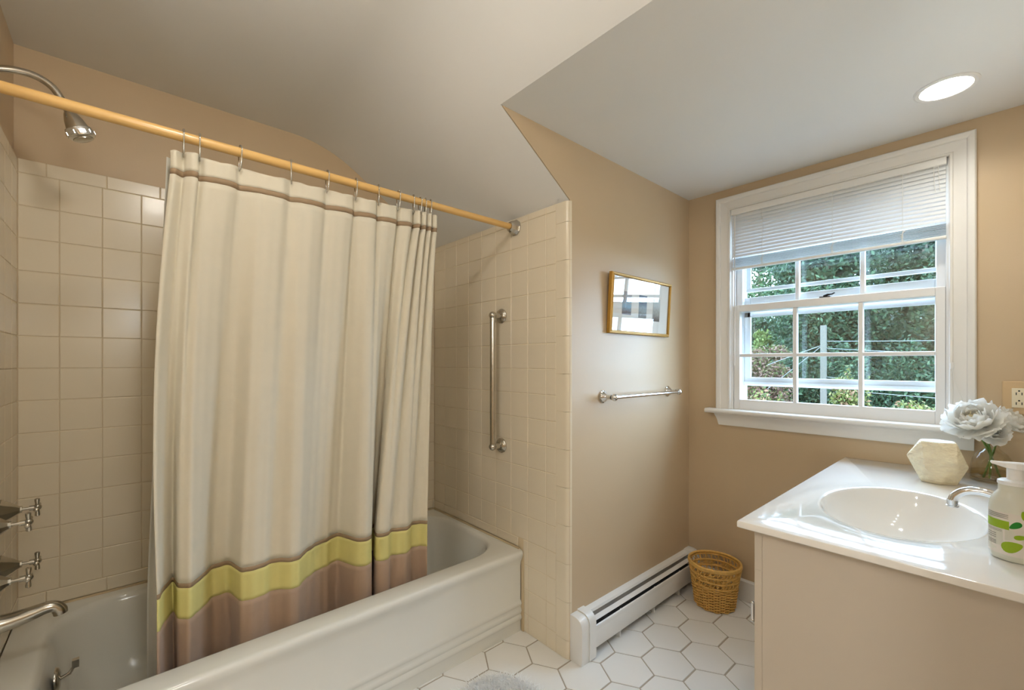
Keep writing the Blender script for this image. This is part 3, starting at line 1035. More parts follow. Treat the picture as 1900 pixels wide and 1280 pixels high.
# ------------------------------------------------------------------ towel bar
tb = thing('towel_bar', (1.84, YP, 1.01), 'chrome towel bar below the framed picture', 'towel bar')
TY = YP - 0.062
for xx in (1.562, 2.113):
    gq = G().lathe([(0.027, 0.0), (0.027, -0.004), (0.023, -0.007), (0.022, -0.011), (0.014, -0.018), (0.010, -0.030), (0.0095, -0.042), (0.012, -0.048)], (xx, YP - 0.0005, 1.047), 'Y', 28)
    ps = gq.build('post', 'chrome', tb, smooth=35)
    gq = G().sphere((xx, TY, 1.047), 0.0155, 18, 12)
    gq.build('ball_end', 'chrome', ps, smooth=70)
G().tube([(1.562, TY, 1.047), (2.113, TY, 1.047)], 0.0085, 18).build('bar', 'chrome', tb, smooth=60)

# ------------------------------------------------------------------ framed picture (leans a little off the wall)
PX0, PX1, PZ0, PZ1 = 1.588, 2.096, 1.326, 1.594
pic = thing('framed_picture', ((PX0 + PX1) / 2, YP, PZ0), 'gold framed picture with three small prints in an ivory mat', 'picture')
lean = Matrix.Translation((0, YP - 0.002, PZ0)) @ Matrix.Rotation(0.058, 4, 'X') @ Matrix.Translation((0, -YP, -PZ0))
gq = G()
FW, FD = 0.014, 0.021
prof = [(0.0, 0.0), (0.0, 0.015), (0.003, 0.018), (0.006, 0.018), (0.008, FD), (0.011, FD), (FW, 0.016), (FW, 0.0)]
cor = [(PX0, PZ0, 1, 1), (PX1, PZ0, -1, 1), (PX1, PZ1, -1, -1), (PX0, PZ1, 1, -1)]
n = len(prof)
vs = []
for cx, cz, sx, sz in cor:
    vs += [(cx + sx * d, YP - t, cz + sz * d) for d, t in prof]
gq.add(vs, [(c * n + i, c * n + (i + 1) % n, ((c + 1) % 4) * n + (i + 1) % n, ((c + 1) % 4) * n + i) for c in range(4) for i in range(n)])
gq.xf(lean).build('frame', 'gold', pic, smooth=20)
G().box(PX0 + 0.004, PX1 - 0.004, YP - 0.006, YP - 0.0015, PZ0 + 0.004, PZ1 - 0.004).xf(lean).build('backing', 'wicker_dark', pic)
mb = G().box(PX0 + 0.013, PX1 - 0.013, YP - 0.010, YP - 0.0065, PZ0 + 0.013, PZ1 - 0.013).xf(lean).build('mat_board', 'mat_board', pic)


def print_mat(name, sky, mid, ground):
    m = bpy.data.materials.new(name)
    m.use_nodes = True
    nt = m.node_tree
    b = nt.nodes['Principled BSDF']
    b.inputs['Roughness'].default_value = 0.8
    tc = nt.nodes.new('ShaderNodeTexCoord')
    nz = nt.nodes.new('ShaderNodeTexNoise')
    nz.inputs['Scale'].default_value = 9
    nz.inputs['Detail'].default_value = 6
    nt.links.new(tc.outputs['Generated'], nz.inputs['Vector'])
    sp_ = nt.nodes.new('ShaderNodeSeparateXYZ')
    nt.links.new(tc.outputs['Generated'], sp_.inputs['Vector'])
    ad = nt.nodes.new('ShaderNodeMath')
    ad.operation = 'MULTIPLY_ADD'
    ad.inputs[1].default_value = 0.55
    nt.links.new(nz.outputs['Fac'], ad.inputs[0])
    nt.links.new(sp_.outputs['Z'], ad.inputs[2])
    r = nt.nodes.new('ShaderNodeValToRGB')
    e = r.color_ramp.elements
    e[0].position, e[0].color = 0.35, ground
    e[1].position, e[1].color = 1.1, sky
    k = e.new(0.62)
    k.color = mid
    nt.links.new(ad.outputs['Value'], r.inputs['Fac'])
    nt.links.new(r.outputs['Color'], b.inputs['Base Color'])
    return m


inner = PX1 - PX0 - 2 * FW
for i, (a, b, z0, z1, cs) in enumerate(((0.165, 0.315, 0.33, 0.72, ((170, 160, 150), (130, 170, 190), (110, 92, 96))),
                                        (0.445, 0.585, 0.30, 0.70, ((96, 106, 124), (150, 168, 172), (120, 112, 98))),
                                        (0.705, 0.835, 0.27, 0.68, ((190, 196, 190), (150, 150, 140), (92, 80, 72))))):
    H = PZ1 - PZ0
    G().box(PX0 + FW + a * inner, PX0 + FW + b * inner, YP - 0.0108, YP - 0.0098, PZ0 + z0 * H, PZ0 + z1 * H).xf(lean).build('print', print_mat('print_ink', srgb(*cs[0]), srgb(*cs[1]), srgb(*cs[2])), mb)
G().box(PX0 + 0.013, PX1 - 0.013, YP - 0.0145, YP - 0.0130, PZ0 + 0.013, PZ1 - 0.013).xf(lean).build('glass', 'picture_glass', pic)

# ------------------------------------------------------------------ baseboard heater
HX0, HX1 = 1.347, XW - 0.0015
ht = thing('baseboard_heater', ((HX0 + HX1) / 2, YP - 0.03, 0), 'long white baseboard heater along the picture wall', 'heater')


def hp(prof, x0, x1):      # prof: (depth from wall, z)
    return G().prism([(YP - d, z) for d, z in prof], 0, x0, x1)


hp([(0.0, 0.015), (0.004, 0.015), (0.004, 0.168), (0.020, 0.163), (0.024, 0.158), (0.026, 0.161), (0.022, 0.171), (0.004, 0.178), (0.0, 0.178)], 1.40, 2.29).build('back_panel', 'white_metal', ht, smooth=30)
hp([(0.0300, 0.1460), (0.0315, 0.1475), (0.0450, 0.1345), (0.0435, 0.1330)], 1.43, 2.285).build('damper', 'white_metal', ht)
hp([(0.050, 0.1220), (0.054, 0.1265), (0.0585, 0.1235), (0.0605, 0.1150), (0.0595, 0.110), (0.0610, 0.104), (0.0610, 0.044), (0.0580, 0.036), (0.050, 0.030), (0.049, 0.032), (0.0565, 0.038), (0.0590, 0.045), (0.0590, 0.115), (0.055, 0.121), (0.051, 0.119)], 1.42, 2.29).build('front_panel', 'white_metal', ht, smooth=30)
gq = G()
for k in range(58):
    x = 1.43 + k * 0.0148
    gq.box(x, x + 0.0008, YP - 0.048, YP - 0.010, 0.062, 0.112)
gq.tube([(1.41, YP - 0.03, 0.086), (2.29, YP - 0.03, 0.086)], 0.010, 10)
tag(gq.build('fin_tube', 'fin', ht), kind='stuff')
cap = [(0.0, 0.0), (0.0, 0.183), (0.020, 0.182)] + [(0.026 + 0.036 * math.sin(a), 0.145 + 0.037 * math.cos(a)) for a in (0.2, 0.5, 0.8, 1.1, 1.4, 1.57)] + [(0.062, 0.030), (0.060, 0.0)]
hp(cap, HX0, 1.408).build('end_cap', 'white_metal', ht, smooth=35, bevel=0.0015)
sl = [(0.0, 0.187), (0.018, 0.187)] + [(0.027 + 0.039 * math.sin(a), 0.146 + 0.0405 * math.cos(a)) for a in (0.1, 0.4, 0.7, 1.0, 1.3, 1.57)] + [(0.066, 0.006), (0.0625, 0.006), (0.0625, 0.146)] + [(0.027 + 0.036 * math.sin(a), 0.146 + 0.037 * math.cos(a)) for a in (1.3, 1.0, 0.7, 0.4, 0.1)] + [(0.0, 0.1835)]
hp(sl, 1.392, 1.432).build('splice_cover', 'white_metal', ht, smooth=35)
hp([(d, z) for d, z in cap], 2.288, HX1).build('end_cap', 'white_metal', ht, smooth=35, bevel=0.0015)
for x in (1.62, 1.90, 2.14):
    gq = G().box(x, x + 0.006, YP - 0.050, YP - 0.003, 0.0, 0.05)
    gq.box(x, x + 0.006, YP - 0.054, YP - 0.049, 0.03, 0.125)
    gq.build('bracket', 'white_metal', ht)

# ------------------------------------------------------------------ vanity
VX0, VX1, VY0, VY1, VZ = 1.206, XW - 0.002, YR + 0.002, 0.423, 0.7705
van = thing('vanity_cabinet', ((VX0 + VX1) / 2, 0.14, 0), 'cream vanity cabinet under the white sink top', 'cabinet')
gq = G().box(VX0, VX0 + 0.018, VY0, VY1 - 0.018, 0.0, VZ)
gq.build('side_panel', 'cabinet', van, bevel=0.0015)
gq = G().box(VX0 + 0.018, VX1, VY0, VY0 + 0.01, 0.0, VZ)
gq.box(VX0 + 0.018, VX1, VY0, VY1 - 0.02, 0.09, 0.105)
gq.box(VX1 - 0.018, VX1, VY0, VY1 - 0.02, 0, VZ)
gq.box(VX0 + 0.018, VX1, VY1 - 0.09, VY1 - 0.075, 0.0, 0.09)
gq.build('carcass', 'cabinet', van)
gq = G()
gq.box(VX0, VX1, VY1 - 0.018, VY1, VZ - 0.10, VZ)
gq.box(VX0, VX0 + 0.012, VY1 - 0.018, VY1, 0.0, VZ - 0.10)
gq.box(VX1 - 0.012, VX1, VY1 - 0.018, VY1, 0.0, VZ - 0.10)
gq.build('face_frame', 'cabinet', van, bevel=0.001, bseg=1)
dw = (VX1 - VX0 - 0.026) / 3
for i in range(3):
    x = VX0 + 0.0145 + i * dw
    d = G().box(x, x + dw - 0.003, VY1 - 0.016, VY1 + 0.0005, 0.10, VZ - 0.103).build('door', 'cabinet', van, bevel=0.003)
    G().sphere((x + (dw - 0.04 if i == 0 else 0.03), VY1 + 0.028, 0.60), 0.012, 14, 10).build('knob', 'chrome', d, smooth=60)
    for zc in (0.555, 0.17):
        if i == 1:
            continue
        xh = VX0 + 0.009 if i == 0 else VX1 - 0.009
        gq = G().tube([(xh, VY1 + 0.007, zc - 0.021), (xh, VY1 + 0.007, zc + 0.021)], 0.0045, 10)
        gq.sphere((xh, VY1 + 0.007, zc + 0.022), 0.0052, 10, 6)
        gq.sphere((xh, VY1 + 0.007, zc - 0.022), 0.0052, 10, 6)
        gq.box(min(xh, xh + (0.022 if i == 0 else -0.022)), max(xh, xh + (0.022 if i == 0 else -0.022)), VY1 + 0.0006, VY1 + 0.0026, zc - 0.018, zc + 0.018)
        gq.build('hinge', 'chrome', d, smooth=40)

# counter with its moulded oval bowl
CX0, CX1, CY0, CY1, CZ = 1.188, XW - 0.001, YR + 0.001, 0.458, 0.7885
BX, BY, BA, BB = 1.61, 0.195, 0.258, 0.170
top = thing('sink_counter', ((CX0 + CX1) / 2, (CY0 + CY1) / 2, 0.77), 'glossy white vanity top with moulded oval basin', 'sink')
ang = sorted(set([round(2 * PI * k / 96, 6) for k in range(96)] + [round(math.atan2((y - BY), (x - BX)) % (2 * PI), 6) for x in (CX0, CX1) for y in (CY0, CY1)]))


def rect_pt(a, ins, z):
    c, s = math.cos(a), math.sin(a)
    t = 1e9
    if c > 1e-9: t = min(t, (CX1 - ins - BX) / c)
    if c < -1e-9: t = min(t, (CX0 + ins - BX) / c)
    if s > 1e-9: t = min(t, (CY1 - ins - BY) / s)
    if s < -1e-9: t = min(t, (CY0 + ins - BY) / s)
    return (BX + c * t, BY + s * t, z)


def ell_pt(a, k, z):
    c, s = math.cos(a), math.sin(a)
    r = 1 / math.sqrt((c / BA) ** 2 + (s / BB) ** 2)
    return (BX + c * r * k, BY + s * r * k, z)


loops = [[rect_pt(a, 0.03, 0.7705) for a in ang], [rect_pt(a, 0.002, 0.7705) for a in ang], [rect_pt(a, 0.0, 0.7725) for a in ang], [rect_pt(a, 0.0, 0.785) for a in ang], [rect_pt(a, 0.001, 0.7875) for a in ang], [rect_pt(a, 0.0035, CZ) for a in ang]]
for k, z in ((1.05, 0.0), (1.015, -0.0008), (1.0, -0.003), (0.985, -0.009), (0.96, -0.025), (0.915, -0.05), (0.83, -0.08), (0.70, -0.108), (0.52, -0.128), (0.32, -0.139), (0.10, -0.144)):
    loops.append([ell_pt(a, k, CZ + z) for a in ang])
n = len(ang)
gq = G()
gq.add([p for L in loops for p in L], [(j * n + i, j * n + (i + 1) % n, (j + 1) * n + (i + 1) % n, (j + 1) * n + i) for j in range(len(loops) - 1) for i in range(n)] + [tuple((len(loops) - 1) * n + i for i in range(n))])
gq.build('counter_slab', 'marble', top, smooth=35)
G().lathe([(0.022, 0.0), (0.022, 0.003), (0.017, 0.004), (0.001, 0.002)], (BX, BY, CZ - 0.1435), 'Z', 24).build('drain', 'chrome', top, smooth=40)
q = Vector((0.18, -1, 0.30)).normalized().to_track_quat('Z', 'Y').to_matrix().to_4x4()
ovp = ell_pt(math.atan2(0.164, -0.085), 0.955, CZ - 0.030)
G().lathe([(0.0095, -0.003), (0.0095, 0.0015), (0.0065, 0.002), (0.006, -0.003)], (0, 0, 0), 'Z', 20).xf(Matrix.Translation(ovp) @ q).build('overflow_ring', 'chrome', top, smooth=40)

# basin faucet
fc = thing('basin_faucet', (BX, -0.075, CZ), 'chrome basin faucet with curved spout', 'faucet')
G().box(BX - 0.075, BX + 0.075, -0.10, -0.048, CZ, CZ + 0.010).build('base_plate', 'chrome', fc, bevel=0.004)
path = catmull([(BX, -0.074, CZ + 0.008), (BX, -0.066, CZ + 0.022), (BX, -0.035, CZ + 0.048), (BX, 0.000, CZ + 0.072), (BX, 0.036, CZ + 0.084), (BX, 0.066, CZ + 0.080), (BX, 0.085, CZ + 0.064), (BX, 0.090, CZ + 0.050)], 4)
rad = np.interp(np.linspace(0, 1, len(path)), [0, 0.2, 0.5, 0.8, 1], [0.018, 0.0145, 0.0105, 0.0095, 0.0100]).tolist()
G().tube(path, rad, 18).build('spout', 'chrome', fc, smooth=60)
G().lathe([(0.0110, 0.0), (0.0125, 0.001), (0.0125, 0.004), (0.0112, 0.005), (0.0112, 0.018), (0.009, 0.018)], (BX, 0.0905, CZ + 0.034), 'Z', 24).build('aerator', 'chrome', fc, smooth=40)
for sx in (-0.051, 0.051):
    h_ = G().lathe([(0.019, 0.0), (0.018, 0.02), (0.012, 0.028), (0.015, 0.034), (0.021, 0.040), (0.020, 0.052), (0.010, 0.056)], (BX + sx, -0.074, CZ + 0.009), 'Z', 24).build('tap_handle', 'chrome', fc, smooth=40)

# ------------------------------------------------------------------ soap bottle
SXc, SYc = 1.388, -0.014
sb = thing('soap_bottle', (SXc, SYc, CZ), 'white pump soap bottle with green leaf label', 'bottle')
prof = [(0.030, 0.0), (0.0355, 0.002), (0.0375, 0.008), (0.038, 0.030), (0.038, 0.105), (0.0365, 0.118), (0.031, 0.131), (0.0255, 0.139), (0.0245, 0.142), (0.0245, 0.154), (0.023, 0.156)]
G().lathe(prof, (SXc, SYc, CZ), 'Z', 40).build('bottle_body', 'bottle', sb, smooth=40)
pump = G().lathe([(0.0255, 0.154), (0.026, 0.156), (0.0255, 0.161), (0.022, 0.163), (0.0135, 0.164), (0.0125, 0.166), (0.0125, 0.186), (0.010, 0.188)], (SXc, SYc, CZ), 'Z', 32).build('pump_collar', 'pump', sb, smooth=40)
nd = Vector((-0.10, 1.0, 0)).normalized()
pd = Vector((-nd.y, nd.x, 0))
c = Vector((SXc, SYc, CZ + 0.186))
gq = G()
rows_ = [(-0.034, 0.011, 0.004, 0.014), (-0.015, 0.014, 0.0, 0.014), (0.0, 0.015, 0.0, 0.0135), (0.014, 0.012, 0.002, 0.0128), (0.026, 0.0075, 0.0055, 0.0128), (0.035, 0.0055, 0.008, 0.0135)]
vs = []
for t, w, z0, z1 in rows_:
    p = c + nd * t
    vs += [p - pd * w + Vector((0, 0, z0)), p + pd * w + Vector((0, 0, z0)), p + pd * w * 0.8 + Vector((0, 0, z1)), p - pd * w * 0.8 + Vector((0, 0, z1))]
m_ = len(rows_)
gq.add(vs, [(0, 1, 2, 3), tuple((m_ - 1) * 4 + i for i in range(4))] + [(j * 4 + i, j * 4 + (i + 1) % 4, (j + 1) * 4 + (i + 1) % 4, (j + 1) * 4 + i) for j in range(m_ - 1) for i in range(4)])
gq.build('pump_nozzle', 'pump', sb, bevel=0.002)
lab_dir = math.atan2(-SYc, -SXc)


def label_patch(poly, r):
    """poly in (phi, z): phi>0 runs to the left as seen from the tub side"""
    gq = G()
    P2 = []
    for (a, b), (a2, b2) in zip(poly, poly[1:] + poly[:1]):
        k = max(1, int(abs(a2 - a) / 0.08))
        P2 += [(a + (a2 - a) * i / k, b + (b2 - b) * i / k) for i in range(k)]
    cx = sum(p[0] for p in P2) / len(P2)
    cz = sum(p[1] for p in P2) / len(P2)
    W = lambda p: (SXc + r * math.cos(lab_dir - p[0]), SYc + r * math.sin(lab_dir - p[0]), CZ + p[1])
    n = len(P2)
    rings = [[(cx + (p[0] - cx) * s, cz + (p[1] - cz) * s) for p in P2] for s in (1.0, 0.66, 0.33)]
    gq.add([W(p) for R in rings for p in R] + [W((cx, cz))],
           [(j * n + i, j * n + (i + 1) % n, (j + 1) * n + (i + 1) % n, (j + 1) * n + i) for j in range(2) for i in range(n)] + [(2 * n + i, 2 * n + (i + 1) % n, 3 * n) for i in range(n)])
    return gq


def rectp(a0, a1, z0, z1):
    return [(a0, z0), (a1, z0), (a1, z1), (a0, z1)]


def leafp(a, z, L, W, rot):
    out = []
    for i in range(20):
        t = 2 * PI * i / 20
        x, y = L * math.cos(t), W * math.sin(t) * (1 - 0.35 * math.cos(t))
        xr, yr = x * math.cos(rot) - y * math.sin(rot), x * math.sin(rot) + y * math.cos(rot)
        out.append((a + xr / 0.0385, z + yr))
    return out


lb = label_patch(rectp(-1.7, 1.5, 0.014, 0.100), 0.0383).build('label', 'label', sb, smooth=60)
label_patch(rectp(0.22, 1.45, 0.066, 0.083), 0.0385).build('print', 'label_green', lb, smooth=60)
for z0 in (0.088, 0.0915, 0.095):
    label_patch(rectp(0.25, 1.3, z0, z0 + 0.0011), 0.0385).build('print', 'label_grey', lb)
for z0 in (0.062, 0.0595):
    label_patch(rectp(0.5, 1.35, z0, z0 + 0.0009), 0.0385).build('print', 'label_grey', lb)
for z0 in (0.0525, 0.0485, 0.0445, 0.0375, 0.0345, 0.0315):
    label_patch(rectp(0.75, 1.3, z0, z0 + 0.0014), 0.0385).build('print', 'label_grey', lb)
for a, z, L, W, rot, mm in ((0.0, 0.077, 0.0105, 0.0055, -0.7, 'label_dark'), (-0.35, 0.099, 0.010, 0.006, 1.2, 'label_green'), (-0.2, 0.055, 0.010, 0.0045, 2.9, 'label_green'), (0.12, 0.033, 0.016, 0.0105, 2.7, 'label_green'), (-0.55, 0.07, 0.010, 0.005, -0.9, 'label_green'), (-0.6, 0.045, 0.011, 0.005, 0.6, 'label_dark')):
    label_patch(leafp(a, z, L, W, rot), 0.0386).build('leaf_print', mm, lb)

# ------------------------------------------------------------------ faceted holder
GXc, GYc = 2.085, 0.152
fh = thing('faceted_holder', (GXc, GYc, CZ), 'cream carved faceted holder beside the vase', 'candle holder')
v_ = [(0.050 * math.cos(a + 0.15), 0.050 * math.sin(a + 0.15), 0) for a in [i * PI / 3 for i in range(6)]]
v_ += [((0.080 if i % 2 else 0.074) * math.cos(a + 0.15 + PI / 6), (0.080 if i % 2 else 0.074) * math.sin(a + 0.15 + PI / 6), 0.070 + (0.012 if i % 2 else -0.012)) for i, a in enumerate([i * PI / 3 for i in range(6)])]
v_ += [(0.050 * math.cos(a + 0.15), 0.050 * math.sin(a + 0.15), 0.138) for a in [i * PI / 3 for i in range(6)]]
v_ = [(GXc + x, GYc + y, CZ + z) for x, y, z in v_]
f_ = [tuple(range(5, -1, -1)), tuple(range(12, 18))]
for i in range(6):
    j = (i + 1) % 6
    f_ += [(i, j, 6 + i), (6 + i, j, 6 + j), (6 + i, 6 + j, 12 + j), (6 + i, 12 + j, 12 + i)]
G().add(v_, f_).build('carved_body', 'plaster', fh, bevel=0.0018)
G().prism([(GXc + 0.0455 * math.cos(i * PI / 3 + 0.15), GYc + 0.0455 * math.sin(i * PI / 3 + 0.15)) for i in range(6)], 2, CZ + 0.136, CZ + 0.1395).build('top_face', 'plaster_white', fh, bevel=0.001)

# ------------------------------------------------------------------ vase with flowers
VXc, VYc = 2.235, 0.030
va = thing('glass_vase', (VXc, VYc, CZ), 'clear glass vase holding white flowers', 'vase')
out = [(0.048, 0.0), (0.054, 0.004), (0.055, 0.015), (0.053, 0.045), (0.047, 0.075), (0.037, 0.095), (0.024, 0.107), (0.019, 0.113), (0.019, 0.122), (0.022, 0.126)]
inn = [(r - 0.0025, z) for r, z in out[::-1]][:-1] + [(0.046, 0.006), (0.001, 0.006)]
G().lathe([(0.001, 0.0)] + out + inn, (VXc, VYc, CZ), 'Z', 40, caps=False).build('glass_body', 'vase_glass', va, smooth=40)
wp = [(0.001, 0.0065), (0.046, 0.0065), (0.0515, 0.010), (0.0523, 0.016), (0.0512, 0.034), (0.0508, 0.036), (0.001, 0.036)]
G().lathe(wp, (VXc, VYc, CZ), 'Z', 40, caps=False).build('water', 'water', va, smooth=40)


def petal_mesh(nm, m, ruffle, cup, seed):
    rnd = random.Random(seed)
    ph = [rnd.uniform(0, 6) for _ in range(3)]
    gq = G()

    def fn(u, v):
        t = v
        w = 0.62 * math.sin(PI * min(1, t * 0.86 + 0.06)) ** 0.7 * (0.35 + 0.65 * t) * 1.35
        s_ = (u - 0.5) * 2
        edge = 1 - 0.10 * s_ * s_ + ruffle * 0.06 * math.sin(s_ * 7 + ph[0])
        x = s_ * w
        y = t * edge
        z = cup * (0.9 * s_ * s_ * w + 0.75 * t * t) + ruffle * 0.07 * t * math.sin(s_ * 6 + ph[1]) - 0.15 * math.sin(PI * t) * cup
        return (x, y, z)
    gq.grid(fn, 11, 9)
    me = gq.mesh(nm, m, smooth=80)
    return me


PET = [petal_mesh('petal', 'petal', 1.0, 0.42, 1), petal_mesh('petal', 'petal', 1.3, 0.55, 2), petal_mesh('petal', 'petal_core', 1.2, 0.7, 3)]


def peony(center, axis, R, label, stem_to, seed, layers):
    rnd = random.Random(seed)
    t = thing('white_peony', tuple(stem_to), label, 'flower', 'white flowers in the glass vase')
    q = Vector(axis).normalized().to_track_quat('Z', 'Y')
    for nl, ang_, sz, up, mi in layers:
        off = rnd.uniform(0, 6)
        for k in range(nl):
            a = off + 2 * PI * k / nl + rnd.uniform(-0.12, 0.12)
            o = link_mesh('petal', PET[mi], t, center)
            tilt = ang_ + rnd.uniform(-0.10, 0.10)
            loc = q @ Vector((0.10 * R * math.cos(a), 0.10 * R * math.sin(a), up * R))
            o.location = Vector(o.location) + loc
            r_ = q.to_matrix() @ Matrix.Rotation(a - PI / 2, 3, 'Z') @ Matrix.Rotation(PI / 2 - tilt, 3, 'X')
            o.rotation_euler = r_.to_euler()
            s_ = sz * R * rnd.uniform(0.9, 1.1)
            o.scale = (s_, s_, s_)
    c = Vector(center)
    ax = Vector(axis).normalized()
    e = Vector(stem_to)
    G().tube(catmull([tuple(c + ax * 0.01), tuple(c - ax * 0.03 + Vector((0, 0, -0.012))), tuple((c + e) / 2 + Vector((0, 0, 0.004))), tuple(e)], 5), 0.0032, 8).build('stem', 'stem', t, smooth=60)
    gq = G()
    for k in range(4):
        a = 2 * PI * k / 4 + 0.4
        d = q @ Vector((math.cos(a), math.sin(a), -0.25))
        p0 = c - ax * 0.012
        side = (q @ Vector((-math.sin(a), math.cos(a), 0))) * 0.008
        p1, p2 = p0 + d * 0.016, p0 + d * 0.036 - ax * 0.004
        gq.add([p0, p1 + side, p2, p1 - side, p0 - ax * 0.002, p1 + side - ax * 0.002, p2 - ax * 0.001, p1 - side - ax * 0.002], [(0, 1, 2, 3), (4, 7, 6, 5), (0, 4, 5, 1), (1, 5, 6, 2), (2, 6, 7, 3), (3, 7, 4, 0)])
    gq.build('sepals', 'stem', t, smooth=60)
    return t


FULL = [(9, 1.55, 0.98, -0.05, 0), (8, 1.22, 0.95, 0.0, 1), (8, 0.92, 0.82, 0.03, 1), (7, 0.62, 0.66, 0.05, 1), (6, 0.34, 0.50, 0.06, 2), (5, 0.12, 0.38, 0.08, 2)]
peony((2.195, 0.066, 0.982), (-0.62, 0.22, 0.70), 0.074, 'large open white flower over the window stool', (2.245, 0.01, CZ + 0.012), 5, FULL)
peony((2.262, 0.000, 0.985), (-0.25, -0.55, 0.75), 0.050, 'smaller white flower leaning toward the wall outlet', (2.215, 0.05, CZ + 0.012), 8, FULL[:5])
peony((2.215, 0.030, 0.955), (-0.75, -0.30, 0.25), 0.046, 'half open white flower hanging low over the vase', (2.20, 0.035, CZ + 0.014), 11, [(7, 1.3, 1.0, 0.0, 0), (6, 0.9, 0.85, 0.02, 1), (5, 0.5, 0.65, 0.03, 1)])

# ------------------------------------------------------------------ outlet
ol = thing('wall_outlet', (XW, -0.05, 1.02), 'ivory wall outlet plate right of the window', 'outlet')
G().box(XW - 0.006, XW - 0.0003, -0.108, 0.0075, 1.015, 1.130).build('cover_plate', 'outlet', ol, bevel=0.003)
for yc in (-0.032, -0.078):
    f_ = G().box(XW - 0.009, XW - 0.006, yc - 0.017, yc + 0.017, 1.038, 1.106).build('receptacle', 'outlet_face', ol, bevel=0.0012)
    for zc in (1.054, 1.088):
        gq = G()
        for dy in (-0.0065, 0.0065):
            gq.box(XW - 0.0094, XW - 0.0088, yc + dy - 0.0012, yc + dy + 0.0012, zc - 0.006, zc + 0.003)
        gq.lathe([(0.0026, 0.0), (0.0026, 0.0006), (0.0005, 0.0006)], (XW - 0.0094, yc, zc + 0.0085), 'X', 10)
        gq.build('slots', 'dark', f_)

# ------------------------------------------------------------------ wicker basket
WX, WY = 2.195, 0.952
wb = thing('wicker_basket', (WX, WY, 0), 'round honey wicker wastebasket in the corner', 'basket')
WH = 0.218


def wr_(z):
    return 0.088 + (0.118 - 0.088) * (z / WH) ** 1.15


def wpt(a, z, dr=0.0):
    r = wr_(z) + dr
    return (WX + r * math.cos(a), WY + r * math.sin(a), z)


NS = 24
gq = G()
for k in range(NS):
    a = 2 * PI * k / NS
    gq.tube([wpt(a, z) for z in np.linspace(0.004, 0.206, 9)], 0.0030, 5)
tag(gq.build('stakes', 'wicker', wb, smooth=60), kind='stuff')
gq = G()
z = 0.005
i = 0
while z < 0.116:
    gq.tube([wpt(2 * PI * k / (NS * 4), z, 0.0048 * math.cos(PI * k / 4 + PI * i)) for k in range(NS * 4)], 0.0031, 5, closed=True)
    z += 0.0066
    i += 1
gq.build('woven_body', 'wicker', wb, smooth=60)
gq = G()
for z0, z1, nn in ((0.122, 0.144, 38), (0.176, 0.198, 38)):
    for k in range(nn):
        a = 2 * PI * k / nn
        gq.tube([wpt(a, z0, 0.003), wpt(a + 0.05, (z0 + z1) / 2, 0.005), wpt(a + 0.10, z1, 0.003)], 0.0019, 5)
tag(gq.build('slanted_strands', 'wicker', wb, smooth=60), kind='stuff')
gq = G()
for z in (0.119, 0.1465, 0.1735, 0.201):
    gq.tube([wpt(2 * PI * k / 72, z, 0.003) for k in range(72)], 0.0030, 6, closed=True)
    gq.tube([wpt(2 * PI * k / 72, z, -0.003) for k in range(72)], 0.0030, 6, closed=True)
gq.build('hoops', 'wicker', wb, smooth=60)
gq = G()
for k in range(8):
    a = 2 * PI * (k + 0.35) / 8
    for s_ in (1.0, 0.72):
        gq.tube([wpt(a + 0.20 * s_ * math.cos(t), 0.160 + 0.0125 * s_ * math.sin(t), 0.004) for t in np.linspace(0, 2 * PI, 20)[:-1]], 0.0018, 5, closed=True)
    am = a + PI / 8
    for j in range(3):
        gq.tube([wpt(am + (u - 0.5) * 0.42, 0.160 + 0.009 * math.sin(u * 4 * PI + j * 2.1), 0.003 * math.cos(u * 4 * PI + j * 2.1)) for u in np.linspace(0, 1, 14)], 0.0020, 5)
gq.build('medallions', 'wicker', wb, smooth=60)
gq = G()
gq.tube([wpt(2 * PI * k / 72, 0.212, 0.0) for k in range(72)], 0.0062, 8, closed=True)
gq.tube([wpt(2 * PI * k / 72, 0.206, 0.004) for k in range(72)], 0.0036, 6, closed=True)
gq.build('rim', 'wicker', wb, smooth=60)
G().lathe([(0.001, 0.0), (0.086, 0.0), (0.086, 0.008), (0.001, 0.008)], (WX, WY, 0.0005), 'Z', 40, caps=False).build('base', 'wicker_dark', wb)

# ------------------------------------------------------------------ bath mat
bmx0, bmx1, bmy0, bmy1 = 0.36, 1.125, 0.72, 1.305
rg = thing('bath_mat', (0.74, 1.0, 0), 'white shaggy bath mat beside the tub', 'bath mat')
o_ = rrect(bmx0, bmx1, bmy0, bmy1, 0.15, 0.0005)
i_ = rrect(bmx0 + 0.008, bmx1 - 0.008, bmy0 + 0.008, bmy1 - 0.008, 0.142, 0.010)
n = len(o_)
G().add(o_ + i_, [(i, (i + 1) % n, n + (i + 1) % n, n + i) for i in range(n)] + [tuple(range(n)), tuple(range(n, 2 * n))]).build('backing', 'rug', rg, smooth=40)
rs = np.random.RandomState(3)
NB = 34000
px = rs.uniform(bmx0, bmx1, NB)
py = rs.uniform(bmy0, bmy1, NB)
qx = np.abs(px - (bmx0 + bmx1) / 2) - ((bmx1 - bmx0) / 2 - 0.15)
qy = np.abs(py - (bmy0 + bmy1) / 2) - ((bmy1 - bmy0) / 2 - 0.15)
dd = np.hypot(np.maximum(qx, 0), np.maximum(qy, 0)) + np.minimum(np.maximum(qx, qy), 0)
ok = dd < 0.147
px, py = px[ok], py[ok]
NB = len(px)
a = rs.uniform(0, 2 * PI, NB)
hh = rs.uniform(0.008, 0.020, NB)
lx, ly = rs.normal(0, 0.014, NB), rs.normal(0, 0.014, NB)
w = 0.0019
ca, sa = np.cos(a) * w, np.sin(a) * w
V = np.zeros((NB, 6, 3))
